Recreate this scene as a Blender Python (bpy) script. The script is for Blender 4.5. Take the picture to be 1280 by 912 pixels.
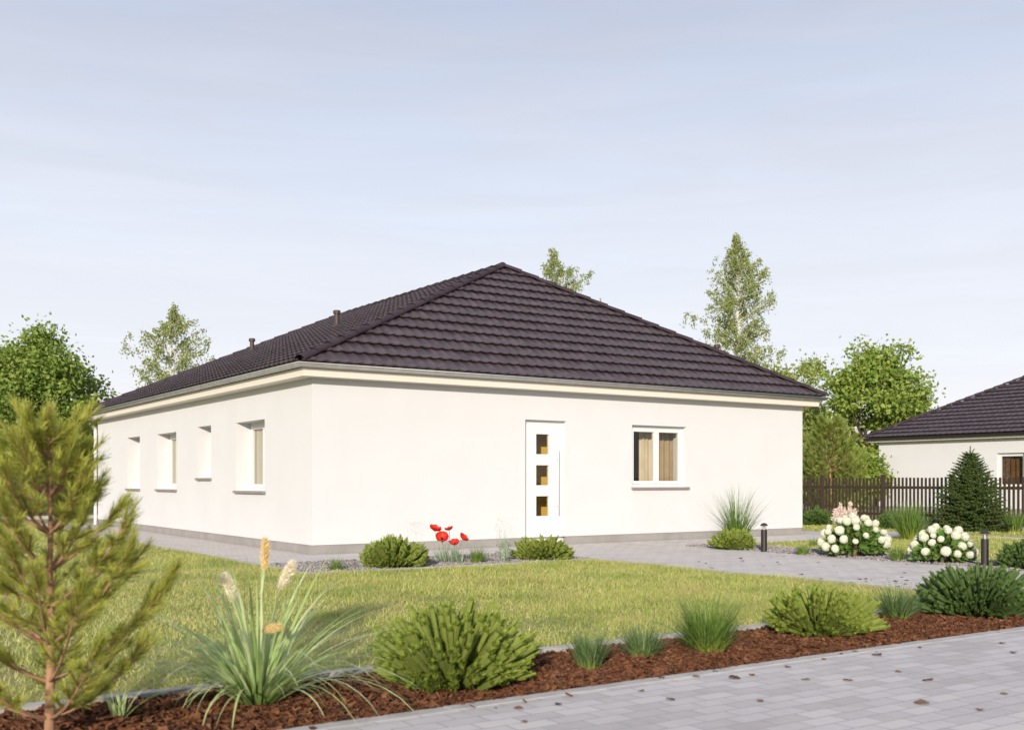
import bpy, bmesh, math, random
import numpy as np
from mathutils import Vector, Matrix
R = math.radians
rng = np.random.default_rng(7)
random.seed(7)
for o in list(bpy.data.objects): bpy.data.objects.remove(o)
S = bpy.context.scene
COL = S.collection

# ------------------------------------------------------------------ camera, sky, sun, exposure
EYE = 1.16; FPX = 1319.0; HOR = 602.0
cam_d = bpy.data.cameras.new('camera'); cam = bpy.data.objects.new('camera', cam_d); COL.objects.link(cam)
cam.location = (0, 0, EYE); cam.rotation_euler = (R(90), 0, 0)
cam_d.sensor_width = 36; cam_d.lens = 36 * FPX / 1280.0
cam_d.shift_x = 0; cam_d.shift_y = (HOR - 456) / 1280.0
cam_d.clip_start = 0.05; cam_d.clip_end = 2000
cam_d.dof.use_dof = True; cam_d.dof.focus_distance = 16.0; cam_d.dof.aperture_fstop = 3.0
S.camera = cam
SUN_EL = 16.0
SUN_AZ = (-0.15, -0.989)                       # horizontal direction from the scene to the sun
w = bpy.data.worlds.new('World'); S.world = w; w.use_nodes = True
nt = w.node_tree; nt.nodes.clear()
out = nt.nodes.new('ShaderNodeOutputWorld'); bg = nt.nodes.new('ShaderNodeBackground')
sky = nt.nodes.new('ShaderNodeTexSky'); sky.sky_type = 'NISHITA'; sky.sun_disc = False
sky.sun_elevation = R(SUN_EL); sky.sun_rotation = math.atan2(SUN_AZ[0], SUN_AZ[1])
sky.air_density = 1.0; sky.dust_density = 1.5; sky.ozone_density = 1.5
tc = nt.nodes.new('ShaderNodeTexCoord')
mp = nt.nodes.new('ShaderNodeMapping'); mp.inputs['Scale'].default_value = (1.6, 1.6, 9.0)
cn = nt.nodes.new('ShaderNodeTexNoise'); cn.inputs['Scale'].default_value = 1.7; cn.inputs['Detail'].default_value = 7
cn.inputs['Roughness'].default_value = .56; cn.inputs['Distortion'].default_value = .35
cr = nt.nodes.new('ShaderNodeMapRange'); cr.inputs['From Min'].default_value = .36; cr.inputs['From Max'].default_value = .68
cr.inputs['To Min'].default_value = .78; cr.inputs['To Max'].default_value = 1.0
mx = nt.nodes.new('ShaderNodeMix'); mx.data_type = 'RGBA'
rp = nt.nodes.new('ShaderNodeValToRGB')                  # thin high haze, in the sky texture's own units / 5, by height
for i, (p_, c_) in enumerate([(0, (.74, .725, .715)), (.10, (.675, .695, .74)), (.22, (.60, .635, .715)), (.42, (.42, .455, .555)), (.8, (.54, .57, .66))]):
    el = rp.color_ramp.elements[i] if i < 2 else rp.color_ramp.elements.new(p_)
    el.position = p_; el.color = (*c_, 1)
vm = nt.nodes.new('ShaderNodeVectorMath'); vm.operation = 'SCALE'; vm.inputs['Scale'].default_value = 5.0
cs = nt.nodes.new('ShaderNodeTexNoise'); cs.inputs['Scale'].default_value = 2.6; cs.inputs['Detail'].default_value = 8; cs.inputs['Roughness'].default_value = .6; cs.inputs['Distortion'].default_value = .8
ms_ = nt.nodes.new('ShaderNodeMapping'); ms_.inputs['Scale'].default_value = (1.1, 1.1, 11.0); ms_.inputs['Rotation'].default_value = (0, R(4), 0)
cm = nt.nodes.new('ShaderNodeMapRange'); cm.inputs['From Min'].default_value = .40; cm.inputs['From Max'].default_value = .70; cm.inputs['To Min'].default_value = 4.98; cm.inputs['To Max'].default_value = 5.24
sep = nt.nodes.new('ShaderNodeSeparateXYZ')
hz = nt.nodes.new('ShaderNodeMapRange'); hz.inputs['From Min'].default_value = 0.0; hz.inputs['From Max'].default_value = .5
hz.inputs['To Min'].default_value = .30; hz.inputs['To Max'].default_value = 0.0
ad = nt.nodes.new('ShaderNodeMath'); ad.operation = 'ADD'; ad.use_clamp = True
L_ = nt.links.new
L_(tc.outputs['Generated'], mp.inputs['Vector']); L_(mp.outputs['Vector'], cn.inputs['Vector'])
L_(cn.outputs['Fac'], cr.inputs['Value']); L_(tc.outputs['Generated'], sep.inputs['Vector']); L_(sep.outputs['Z'], hz.inputs['Value'])
L_(cr.outputs['Result'], ad.inputs[0]); L_(hz.outputs['Result'], ad.inputs[1])
L_(tc.outputs['Generated'], ms_.inputs['Vector']); L_(ms_.outputs['Vector'], cs.inputs['Vector']); L_(cs.outputs['Fac'], cm.inputs['Value']); L_(cm.outputs['Result'], vm.inputs['Scale']); L_(sep.outputs['Z'], rp.inputs['Fac']); L_(rp.outputs['Color'], vm.inputs[0]); L_(vm.outputs['Vector'], mx.inputs['B']); L_(sky.outputs['Color'], mx.inputs['A']); L_(ad.outputs['Value'], mx.inputs['Factor'])
L_(mx.outputs['Result'], bg.inputs['Color']); bg.inputs['Strength'].default_value = 0.15
L_(bg.outputs['Background'], out.inputs['Surface'])
sd = bpy.data.lights.new('sun', 'SUN'); sun = bpy.data.objects.new('sun', sd); COL.objects.link(sun)
sd.energy = 2.9; sd.angle = R(1.5); sd.color = (1.0, .90, .77)
ce = math.cos(R(SUN_EL)); sv = Vector((SUN_AZ[0]*ce, SUN_AZ[1]*ce, math.sin(R(SUN_EL)))).normalized()
sun.rotation_euler = sv.to_track_quat('Z', 'Y').to_euler(); sun.location = sv * 60
S.view_settings.view_transform = 'Standard'; S.view_settings.look = 'None'
S.view_settings.exposure = 0.80; S.view_settings.gamma = 1.0
S.render.engine = 'CYCLES'
S.cycles.max_bounces = 8; S.cycles.transparent_max_bounces = 12

# ------------------------------------------------------------------ frames and helpers
CX, CY = -3.154, 16.64
FX, FY = 0.8276, 0.5613                        # along the front wall
NX, NY = 0.5613, -0.8276                       # out of the front wall, towards the street
def W(u, v, z=0.0): return (CX + u*FX + v*NX, CY + u*FY + v*NY, z)
def UV(x, y): return ((x-CX)*FX + (y-CY)*FY, (x-CX)*NX + (y-CY)*NY)
def PX(px, py):                                # ground point seen at a pixel of the 1280 px photograph
    Y = EYE * FPX / (py - HOR); return ((px - 640) / FPX * Y, Y)
HROT = math.atan2(FY, FX)

def tag(o, label=None, cat=None, group=None, kind=None):
    if label: o['label'] = label
    if cat: o['category'] = cat
    if group: o['group'] = group
    if kind: o['kind'] = kind
    return o
def thing(name, label, cat, loc=(0, 0, 0), rz=0.0, group=None):
    o = bpy.data.objects.new(name, None); COL.objects.link(o)
    o.location = loc if len(loc) == 3 else (loc[0], loc[1], 0); o.rotation_euler = (0, 0, rz); o.empty_display_size = .2
    return tag(o, label, cat, group)

class G:
    """collects vertices and faces; build() links them as one mesh object"""
    def __init__(s): s.V = []; s.T = []; s.F = {3: [], 4: []}; s.M = {3: [], 4: []}; s.n = 0
    def add(s, V, F, mi=0, t=None):
        V = np.asarray(V, dtype=np.float32).reshape(-1, 3); F = np.asarray(F, dtype=np.int64)
        if len(F) == 0: return
        s.V.append(V); s.T.append(np.zeros(len(V), np.float32) if t is None else np.asarray(t, np.float32).ravel())
        k = F.shape[1]; s.F[k].append(F + s.n); s.M[k].append(np.full(len(F), mi, np.int32)); s.n += len(V)
    def box(s, x0, x1, y0, y1, z0, z1, mi=0):
        v = [(x0,y0,z0),(x1,y0,z0),(x1,y1,z0),(x0,y1,z0),(x0,y0,z1),(x1,y0,z1),(x1,y1,z1),(x0,y1,z1)]
        s.add(v, [(0,3,2,1),(4,5,6,7),(0,1,5,4),(1,2,6,5),(2,3,7,6),(3,0,4,7)], mi)
    def tube(s, pts, rad, n=7, mi=0, caps=True):
        P = np.asarray(pts, float); rad = np.asarray(rad, float) * np.ones(len(P)); m = len(P)
        T = np.gradient(P, axis=0); T /= (np.linalg.norm(T, axis=1, keepdims=True) + 1e-9)
        ref = np.array([0, 0, 1.0]) if abs(T[0][2]) < .9 else np.array([1.0, 0, 0])
        A = np.cross(T, ref); A /= (np.linalg.norm(A, axis=1, keepdims=True) + 1e-9); B = np.cross(T, A)
        a = np.linspace(0, 2*math.pi, n, endpoint=False)
        V = P[:, None] + rad[:, None, None]*(np.cos(a)[None, :, None]*A[:, None] + np.sin(a)[None, :, None]*B[:, None])
        i = np.arange(m-1)[:, None]*n; j = np.arange(n)[None]; k = (j+1) % n
        F = np.stack([i+j, i+k, i+n+k, i+n+j], -1).reshape(-1, 4)
        V = V.reshape(-1, 3); t = np.repeat(np.linspace(0, 1, m), n)
        s.add(V, F, mi, t)
        if caps:
            for q, c in ((0, P[0]), (m-1, P[-1])):
                ring = V[q*n:(q+1)*n]
                s.add(np.vstack([ring, c[None]]), [(x, (x+1) % n, n) for x in range(n)], mi, np.full(n+1, t[q*n]))
    def lathe(s, prof, n=16, c=(0, 0, 0), mi=0):
        P = np.asarray(prof, float); m = len(P); a = np.linspace(0, 2*math.pi, n, endpoint=False)
        V = np.stack([P[:, :1]*np.cos(a)[None]+c[0], P[:, :1]*np.sin(a)[None]+c[1], np.repeat(P[:, 1:]+c[2], n, 1)], -1).reshape(-1, 3)
        i = np.arange(m-1)[:, None]*n; j = np.arange(n)[None]; k = (j+1) % n
        s.add(V, np.stack([i+j, i+k, i+n+k, i+n+j], -1).reshape(-1, 4), mi)
    def build(s, name, mats, parent=None, smooth=False):
        V = np.concatenate(s.V); T = np.concatenate(s.T); me = bpy.data.meshes.new(name)
        L, st, M, q = [], [], [], 0
        for k in (4, 3):
            if s.F[k]:
                F = np.concatenate(s.F[k]); L.append(F.ravel()); st.append(q + np.arange(len(F))*k); q += F.size; M.append(np.concatenate(s.M[k]))
        L = np.concatenate(L).astype(np.int32); st = np.concatenate(st).astype(np.int32); M = np.concatenate(M)
        me.vertices.add(len(V)); me.vertices.foreach_set('co', V.astype(np.float32).ravel())
        me.loops.add(len(L)); me.loops.foreach_set('vertex_index', L)
        me.polygons.add(len(st)); me.polygons.foreach_set('loop_start', st)
        me.update(calc_edges=True); me.polygons.foreach_set('material_index', M)
        me.polygons.foreach_set('use_smooth', np.full(len(st), smooth))
        me.attributes.new('t', 'FLOAT', 'POINT').data.foreach_set('value', T)
        for m in (mats if isinstance(mats, (list, tuple)) else [mats]): me.materials.append(m)
        me.validate(); me.update()
        o = bpy.data.objects.new(name, me); COL.objects.link(o)
        if parent: o.parent = parent
        return o

def unit(a): return a / (np.linalg.norm(a, axis=-1, keepdims=True) + 1e-9)
def blades(g, base, az, h, th0, curl, wid, segs=5, mi=0, p=1.4, taper=1.5):
    N = len(base); s = np.linspace(0, 1, segs+1); th = th0[:, None] + curl[:, None]*((s[:-1]+.5/segs)[None]**p)
    ds = (h/segs)[:, None]; r = np.concatenate([np.zeros((N, 1)), np.cumsum(np.sin(th)*ds, 1)], 1)
    z = np.concatenate([np.zeros((N, 1)), np.cumsum(np.cos(th)*ds, 1)], 1)
    c, sn = np.cos(az)[:, None], np.sin(az)[:, None]
    P = np.stack([base[:, :1]+r*c, base[:, 1:2]+r*sn, base[:, 2:]+z], -1)
    P[..., 2] = np.maximum(P[..., 2], .004)
    sa = az + rng.normal(0, .5, N); side = np.stack([-np.sin(sa), np.cos(sa), np.zeros(N)], -1)[:, None]
    wp = (wid[:, None]*np.maximum(1-s[None]**taper, .06)*.5)[..., None]
    V = np.stack([P-side*wp, P+side*wp], 2).reshape(N, -1, 3); k = 2*(segs+1)
    b = (np.arange(N)*k)[:, None]+(np.arange(segs)*2)[None]
    F = np.stack([b, b+1, b+3, b+2], -1).reshape(-1, 4)
    g.add(V.reshape(-1, 3), F, mi, np.tile(np.repeat(s, 2), N))
def perp(d):
    ref = np.where(np.abs(d[:, 2:]) < .9, np.array([[0, 0, 1.0]]), np.array([[1.0, 0, 0]]))
    e1 = unit(np.cross(d, ref)); return e1, np.cross(d, e1)
def needles(g, p0, d, L, n, nl, nw, ang, mi=0, s0=.05):
    M = len(p0); d = unit(d); e1, e2 = perp(d); s = rng.uniform(s0, 1, (M, n)); ph = rng.uniform(0, 6.283, (M, n))
    an = ang + rng.normal(0, .14, (M, n)); an = an*(1.15-.45*s)
    pos = p0[:, None]+d[:, None]*(L[:, None]*s)[..., None]
    rad = np.cos(ph)[..., None]*e1[:, None]+np.sin(ph)[..., None]*e2[:, None]; sd_ = -np.sin(ph)[..., None]*e1[:, None]+np.cos(ph)[..., None]*e2[:, None]
    dn = np.cos(an)[..., None]*d[:, None]+np.sin(an)[..., None]*rad
    ln = nl*rng.uniform(.75, 1.15, (M, n))[..., None]; tip = pos+dn*ln
    V = np.stack([pos-sd_*nw*.5, pos+sd_*nw*.5, tip+sd_*nw*.25, tip-sd_*nw*.25], 2).reshape(-1, 3)
    q = np.arange(M*n)*4; g.add(V, np.stack([q, q+1, q+2, q+3], -1), mi, np.tile([0, 0, 1, 1], M*n))
def cores(g, p0, d, L, r0, r1, mi=0, k=5):
    d = unit(d); e1, e2 = perp(d); a = np.linspace(0, 2*math.pi, k, endpoint=False); M = len(p0)
    ring = np.cos(a)[None, :, None]*e1[:, None]+np.sin(a)[None, :, None]*e2[:, None]
    A = p0[:, None]+ring*r0; B = p0[:, None]+d[:, None]*L[:, None, None]+ring*r1
    V = np.concatenate([A, B], 1).reshape(-1, 3); b = (np.arange(M)*2*k)[:, None]; j = np.arange(k)[None]; j2 = (j+1) % k
    g.add(V, np.stack([b+j, b+j2, b+k+j2, b+k+j], -1).reshape(-1, 4), mi)
def leaves(g, c, a, size, asp=.62, mi=0, fold=.12):
    N = len(c); a = unit(a); b = unit(np.cross(a, unit(rng.normal(0, 1, (N, 3))))); nn = np.cross(a, b); sz = size[:, None]
    V = np.stack([c, c+a*sz*.45+b*sz*asp*.5+nn*sz*fold, c+a*sz, c+a*sz*.45-b*sz*asp*.5+nn*sz*fold], 1).reshape(-1, 3)
    q = np.arange(N)*4; g.add(V, np.stack([q, q+1, q+2, q+3], -1), mi, np.tile([0, .5, 1, .5], N))
def rdir(n): return unit(rng.normal(0, 1, (n, 3)))

# ------------------------------------------------------------------ materials
def newmat(name):
    m = bpy.data.materials.new(name); m.use_nodes = True; t = m.node_tree; b = t.nodes['Principled BSDF']; return m, t, b
def c4(c): return (c[0], c[1], c[2], 1)
def mat(name, c1, c2=None, rough=.7, scale=8.0, bump=0.0, bscale=60.0, metal=0.0, detail=5.0, spec=.5, stretch=(1, 1, 1), lo=.35, hi=.65):
    m, t, b = newmat(name); b.inputs['Roughness'].default_value = rough; b.inputs['Metallic'].default_value = metal
    b.inputs['Specular IOR Level'].default_value = spec; b.inputs['Base Color'].default_value = c4(c1)
    co = t.nodes.new('ShaderNodeTexCoord'); mpn = t.nodes.new('ShaderNodeMapping'); mpn.inputs['Scale'].default_value = stretch
    t.links.new(co.outputs['Object'], mpn.inputs['Vector'])
    if c2:
        n = t.nodes.new('ShaderNodeTexNoise'); n.inputs['Scale'].default_value = scale; n.inputs['Detail'].default_value = detail
        r = t.nodes.new('ShaderNodeMapRange'); r.inputs['From Min'].default_value = lo; r.inputs['From Max'].default_value = hi
        x = t.nodes.new('ShaderNodeMix'); x.data_type = 'RGBA'; x.inputs['A'].default_value = c4(c1); x.inputs['B'].default_value = c4(c2)
        t.links.new(mpn.outputs['Vector'], n.inputs['Vector']); t.links.new(n.outputs['Fac'], r.inputs['Value'])
        t.links.new(r.outputs['Result'], x.inputs['Factor']); t.links.new(x.outputs['Result'], b.inputs['Base Color'])
    if bump:
        n2 = t.nodes.new('ShaderNodeTexNoise'); n2.inputs['Scale'].default_value = bscale; n2.inputs['Detail'].default_value = 4
        bp = t.nodes.new('ShaderNodeBump'); bp.inputs['Strength'].default_value = bump; bp.inputs['Distance'].default_value = .01
        t.links.new(mpn.outputs['Vector'], n2.inputs['Vector']); t.links.new(n2.outputs['Fac'], bp.inputs['Height']); t.links.new(bp.outputs['Normal'], b.inputs['Normal'])
    return m
def leafmat(name, cols, trans=.25, rough=.55, base=None, base_at=.3, spec=.35, patch=None):
    """colour picked per leaf, blade or needle; base = pale colour of a blade's foot"""
    m, t, b = newmat(name); b.inputs['Roughness'].default_value = rough; b.inputs['Specular IOR Level'].default_value = spec
    ge = t.nodes.new('ShaderNodeNewGeometry'); r = t.nodes.new('ShaderNodeValToRGB'); e = r.color_ramp.elements
    while len(e) < len(cols): e.new(.5)
    for i, c in enumerate(cols): e[i].position = i/max(1, len(cols)-1); e[i].color = c4(c)
    t.links.new(ge.outputs['Random Per Island'], r.inputs['Fac']); res = r.outputs['Color']
    if patch:                                    # drier and greener patches; sunlit yellow ones are put into the colour too
        for col, sc, lo, hi, amt in patch:
            co = t.nodes.new('ShaderNodeTexCoord'); n = t.nodes.new('ShaderNodeTexNoise'); n.inputs['Scale'].default_value = sc; n.inputs['Detail'].default_value = 4
            mr = t.nodes.new('ShaderNodeMapRange'); mr.inputs['From Min'].default_value = lo; mr.inputs['From Max'].default_value = hi; mr.inputs['To Max'].default_value = amt
            x = t.nodes.new('ShaderNodeMix'); x.data_type = 'RGBA'; x.inputs['B'].default_value = c4(col)
            t.links.new(co.outputs['Object'], n.inputs['Vector']); t.links.new(n.outputs['Fac'], mr.inputs['Value']); t.links.new(mr.outputs['Result'], x.inputs['Factor']); t.links.new(res, x.inputs['A']); res = x.outputs['Result']
    if base:
        at = t.nodes.new('ShaderNodeAttribute'); at.attribute_name = 't'; mr = t.nodes.new('ShaderNodeMapRange'); mr.inputs['From Min'].default_value = 0; mr.inputs['From Max'].default_value = base_at
        x = t.nodes.new('ShaderNodeMix'); x.data_type = 'RGBA'; x.inputs['A'].default_value = c4(base)
        t.links.new(at.outputs['Fac'], mr.inputs['Value']); t.links.new(mr.outputs['Result'], x.inputs['Factor']); t.links.new(res, x.inputs['B']); res = x.outputs['Result']
    t.links.new(res, b.inputs['Base Color'])
    tr = t.nodes.new('ShaderNodeBsdfTranslucent'); ms = t.nodes.new('ShaderNodeMixShader'); ms.inputs['Fac'].default_value = trans
    t.links.new(res, tr.inputs['Color']); t.links.new(b.outputs['BSDF'], ms.inputs[1]); t.links.new(tr.outputs['BSDF'], ms.inputs[2])
    t.links.new(ms.outputs['Shader'], t.nodes['Material Output'].inputs['Surface']); return m
def glassmat(name, tint, refl=.03):
    m, t, b = newmat(name); t.nodes.remove(b)
    tr = t.nodes.new('ShaderNodeBsdfTransparent'); tr.inputs['Color'].default_value = c4(tint); gl = t.nodes.new('ShaderNodeBsdfGlossy'); gl.inputs['Roughness'].default_value = .02
    lw = t.nodes.new('ShaderNodeLayerWeight'); lw.inputs['Blend'].default_value = .5; p5 = t.nodes.new('ShaderNodeMath'); p5.operation = 'POWER'; p5.inputs[1].default_value = 5; fr = t.nodes.new('ShaderNodeMath'); fr.operation = 'MULTIPLY_ADD'; fr.inputs[1].default_value = .9; fr.inputs[2].default_value = refl; t.links.new(lw.outputs['Facing'], p5.inputs[0]); t.links.new(p5.outputs['Value'], fr.inputs[0]); ms = t.nodes.new('ShaderNodeMixShader')
    t.links.new(fr.outputs['Value'], ms.inputs['Fac']); t.links.new(tr.outputs['BSDF'], ms.inputs[1]); t.links.new(gl.outputs['BSDF'], ms.inputs[2])
    t.links.new(ms.outputs['Shader'], t.nodes['Material Output'].inputs['Surface']); return m
def pavemat(name, cols, bw, bh, mortar, msize=.006, rough=.75, scale_noise=1.3):
    m, t, b = newmat(name); b.inputs['Roughness'].default_value = rough
    co = t.nodes.new('ShaderNodeTexCoord'); br = t.nodes.new('ShaderNodeTexBrick')
    br.inputs['Scale'].default_value = 1; br.inputs['Brick Width'].default_value = bw; br.inputs['Row Height'].default_value = bh
    br.inputs['Mortar Size'].default_value = msize; br.inputs['Mortar Smooth'].default_value = .4; br.inputs['Color1'].default_value = (0, 0, 0, 1); br.inputs['Color2'].default_value = (1, 1, 1, 1); br.inputs['Mortar'].default_value = (.5, .5, .5, 1); br.offset = .5
    t.links.new(co.outputs['Object'], br.inputs['Vector'])
    r = t.nodes.new('ShaderNodeValToRGB'); e = r.color_ramp.elements
    while len(e) < len(cols): e.new(.5)
    for i, c in enumerate(cols): e[i].position = i/(len(cols)-1); e[i].color = c4(c)
    n = t.nodes.new('ShaderNodeTexNoise'); n.inputs['Scale'].default_value = scale_noise; n.inputs['Detail'].default_value = 6; t.links.new(co.outputs['Object'], n.inputs['Vector'])
    n3 = t.nodes.new('ShaderNodeTexNoise'); n3.inputs['Scale'].default_value = 9; n3.inputs['Detail'].default_value = 5; t.links.new(co.outputs['Object'], n3.inputs['Vector'])
    a1 = t.nodes.new('ShaderNodeMath'); a1.operation = 'MULTIPLY_ADD'; a1.inputs[1].default_value = .34; a1.inputs[2].default_value = -.08
    sp = t.nodes.new('ShaderNodeSeparateColor'); t.links.new(br.outputs['Color'], sp.inputs['Color']); t.links.new(sp.outputs['Red'], a1.inputs[0])
    a2 = t.nodes.new('ShaderNodeMath'); a2.operation = 'MULTIPLY_ADD'; a2.inputs[1].default_value = .55; t.links.new(n.outputs['Fac'], a2.inputs[0]); t.links.new(a1.outputs['Value'], a2.inputs[2])
    a3 = t.nodes.new('ShaderNodeMath'); a3.operation = 'MULTIPLY_ADD'; a3.inputs[1].default_value = .35; t.links.new(n3.outputs['Fac'], a3.inputs[0]); t.links.new(a2.outputs['Value'], a3.inputs[2])
    t.links.new(a3.outputs['Value'], r.inputs['Fac'])
    x = t.nodes.new('ShaderNodeMix'); x.data_type = 'RGBA'; x.inputs['B'].default_value = c4(mortar); t.links.new(br.outputs['Fac'], x.inputs['Factor']); t.links.new(r.outputs['Color'], x.inputs['A'])
    t.links.new(x.outputs['Result'], b.inputs['Base Color'])
    n4 = t.nodes.new('ShaderNodeTexNoise'); n4.inputs['Scale'].default_value = 45; n4.inputs['Detail'].default_value = 4; t.links.new(co.outputs['Object'], n4.inputs['Vector'])
    hm = t.nodes.new('ShaderNodeMath'); hm.operation = 'MULTIPLY_ADD'; hm.inputs[1].default_value = -1.2; t.links.new(br.outputs['Fac'], hm.inputs[0]); t.links.new(n4.outputs['Fac'], hm.inputs[2])
    bp = t.nodes.new('ShaderNodeBump'); bp.inputs['Strength'].default_value = .45; bp.inputs['Distance'].default_value = .006; t.links.new(hm.outputs['Value'], bp.inputs['Height']); t.links.new(bp.outputs['Normal'], b.inputs['Normal'])
    return m

M = {}
M['stucco'] = mat('white_stucco', (.615, .615, .622), (.597, .597, .603), .9, 1.2, .25, 260, spec=.2)
M['inner'] = mat('inner_plaster', (.42, .31, .20), None, .9)
M['plinth'] = mat('plinth_render', (.31, .295, .28), (.265, .25, .237), .9, 3.0, .3, 180, spec=.2)
M['tile'] = mat('roof_tile', (.040, .027, .031), (.072, .050, .056), .45, 5.5, .12, 90, spec=.5)
_t = M['tile'].node_tree; _b = _t.nodes['Principled BSDF']; _l = _b.inputs['Base Color'].links[0].from_socket
_co = _t.nodes.new('ShaderNodeTexCoord'); _v = _t.nodes.new('ShaderNodeTexVoronoi'); _v.inputs['Scale'].default_value = 4.2; _sc = _t.nodes.new('ShaderNodeSeparateColor'); _mr = _t.nodes.new('ShaderNodeMapRange'); _mr.inputs['To Min'].default_value = .88; _mr.inputs['To Max'].default_value = 1.14; _vm = _t.nodes.new('ShaderNodeVectorMath'); _vm.operation = 'SCALE'
_t.links.new(_co.outputs['Object'], _v.inputs['Vector']); _t.links.new(_v.outputs['Color'], _sc.inputs['Color']); _t.links.new(_sc.outputs['Red'], _mr.inputs['Value']); _t.links.new(_l, _vm.inputs[0]); _t.links.new(_mr.outputs['Result'], _vm.inputs['Scale']); _t.links.new(_vm.outputs['Vector'], _b.inputs['Base Color'])
M['ridge'] = mat('ridge_tile', (.036, .025, .032), (.056, .039, .048), .75, 3.5, .12, 90, spec=.15)
M['zinc'] = mat('zinc', (.50, .50, .49), (.42, .42, .42), .45, 5, metal=.55)
M['soffit'] = mat('cream_boards', (.66, .62, .54), None, .6)
M['white'] = mat('white_frame_plastic', (.68, .68, .68), None, .35)
M['pipe_white'] = mat('white_pipe', (.72, .70, .67), None, .4)
M['sill'] = mat('stone_sill', (.27, .235, .21), (.22, .19, .17), .6, 20)
M['brown_metal'] = mat('dark_brown_metal', (.018, .013, .012), None, .45)
M['vent'] = mat('vent_pipe', (.055, .036, .028), None, .55)
M['steel'] = mat('brushed_steel', (.55, .55, .57), None, .35, metal=.9)
M['glass'] = glassmat('window_glass', (.93, .92, .88)); M['amber_glass'] = glassmat('amber_glass', (.95, .90, .72))
M['hall'] = mat('ochre_wall', (.72, .56, .26), (.66, .50, .22), .8, 2)
M['floor_in'] = mat('inner_floor', (.16, .09, .05), None, .5)
M['curtain'] = mat('cream_curtain', (.60, .54, .44), (.53, .47, .37), .9, 4)
M['drape'] = mat('dark_brown_drape', (.13, .065, .028), (.08, .04, .018), .9, 3)
M['sheer'] = leafmat('white_sheer', [(.80, .76, .68), (.80, .76, .68)], .4, .9)
M['blind'] = mat('tan_curtain', (.37, .29, .20), (.31, .235, .155), .9, 4)
M['fence'] = mat('stained_fence_wood', (.052, .030, .018), (.034, .021, .014), .65, 6, .3, 30, stretch=(6, 6, .6))
M['concrete'] = mat('kerb_concrete', (.42, .405, .39), (.33, .315, .30), .85, 6, .3, 70)
M['pave_house'] = pavemat('garden_pavers', [(.38, .34, .315), (.52, .475, .445), (.61, .57, .54)], .30, .15, (.25, .235, .225))
M['pave_street'] = pavemat('street_pavers', [(.27, .24, .23), (.40, .365, .36), (.50, .47, .465), (.58, .51, .45)], .24, .12, (.30, .285, .29), .005)
M['soil'] = mat('lawn_soil', (.22, .22, .07), (.30, .26, .11), .95, 5, .4, 40)
M['field'] = mat('far_meadow', (.13, .15, .045), (.17, .165, .06), .95, .35, .4, 20)
M['mulch_base'] = mat('dark_mulch_soil', (.040, .018, .011), (.025, .013, .009), .95, 25, .6, 60)
M['gravel_base'] = mat('grey_gravel', (.34, .31, .30), (.22, .20, .20), .9, 45, .7, 90)
M['bark_chip'] = leafmat('bark_chips', [(0.037, 0.014, 0.007), (0.105, 0.037, 0.014), (0.158, 0.06, 0.024), (0.074, 0.027, 0.012), (0.21, 0.098, 0.045)], 0, .8)
M['stone_chip'] = leafmat('gravel_stones', [(0.128, 0.116, 0.12), (0.272, 0.248, 0.248), (0.384, 0.36, 0.352), (0.2, 0.176, 0.176)], 0, .8)
M['grass'] = leafmat('lawn_grass', [(0.255, 0.36, 0.064), (0.394, 0.455, 0.1), (0.536, 0.507, 0.158), (0.318, 0.414, 0.077), (0.701, 0.601, 0.298), (0.459, 0.494, 0.122)], .3, .6, patch=[((.52, .42, .19), 1.3, .52, .70, .6), ((.17, .27, .04), .9, .50, .68, .6), ((.46, .40, .16), 7.0, .55, .72, .6)])
M['grass_cool'] = M['grass']
M['mugo'] = leafmat('mugo_needles', [(0.158, 0.247, 0.033), (0.243, 0.322, 0.045), (0.329, 0.381, 0.06), (0.2, 0.285, 0.039)], .2, .5)
M['mugo_shade'] = leafmat('shaded_mugo_needles', [(0.072, 0.143, 0.03), (0.112, 0.197, 0.041), (0.159, 0.242, 0.051), (0.087, 0.167, 0.034)], .15, .5)  # darker mugo copy; shade over the bed's rightmost pine is put into its colour
M['mugo_core'] = mat('mugo_shoot', (.17, .21, .034), None, .8); M['mugo_core_shade'] = mat('shaded_mugo_shoot', (.07, .12, .03), None, .8)  # the dark shoot colour carries the same painted shade
M['twig'] = mat('brown_twig', (.13, .075, .042), (.09, .05, .03), .9, 20)
M['tuft'] = leafmat('tuft_blades', [(0.077, 0.161, 0.031), (0.14, 0.238, 0.045), (0.21, 0.287, 0.063), (0.105, 0.196, 0.036)], .3, .5, (.33, .36, .06), .35)  # yellow foot of each blade is bright sun painted in
M['tuft_blue'] = leafmat('bluegreen_blades', [(0.078, 0.15, 0.049), (0.143, 0.221, 0.078), (0.208, 0.273, 0.107), (0.104, 0.182, 0.058)], .3, .5, (.27, .33, .07), .35)  # foot colour again holds painted sunlight
M['fountain'] = leafmat('fountain_grass_blades', [(0.26, 0.391, 0.102), (0.425, 0.529, 0.216), (0.614, 0.69, 0.396), (0.319, 0.448, 0.132)], .3, .42, (.14, .22, .03), .3)
M['plume'] = leafmat('cream_plume', [(0.845, 0.756, 0.55), (0.88, 0.84, 0.682), (0.865, 0.788, 0.594)], .3, .8)
M['plume_gold'] = leafmat('golden_plume', [(.80, .60, .26), (.84, .70, .40)], .3, .8)
M['pale_stem'] = leafmat('pale_stems', [(.24, .33, .20), (.33, .42, .29), (.28, .37, .22)], .3, .6)
M['straw'] = leafmat('straw_stems', [(.48, .43, .34), (.60, .55, .46)], .2, .7)
M['poppy'] = leafmat('poppy_petals', [(.62, .022, .010), (.72, .045, .015), (.55, .015, .010)], .25, .5)
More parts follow.
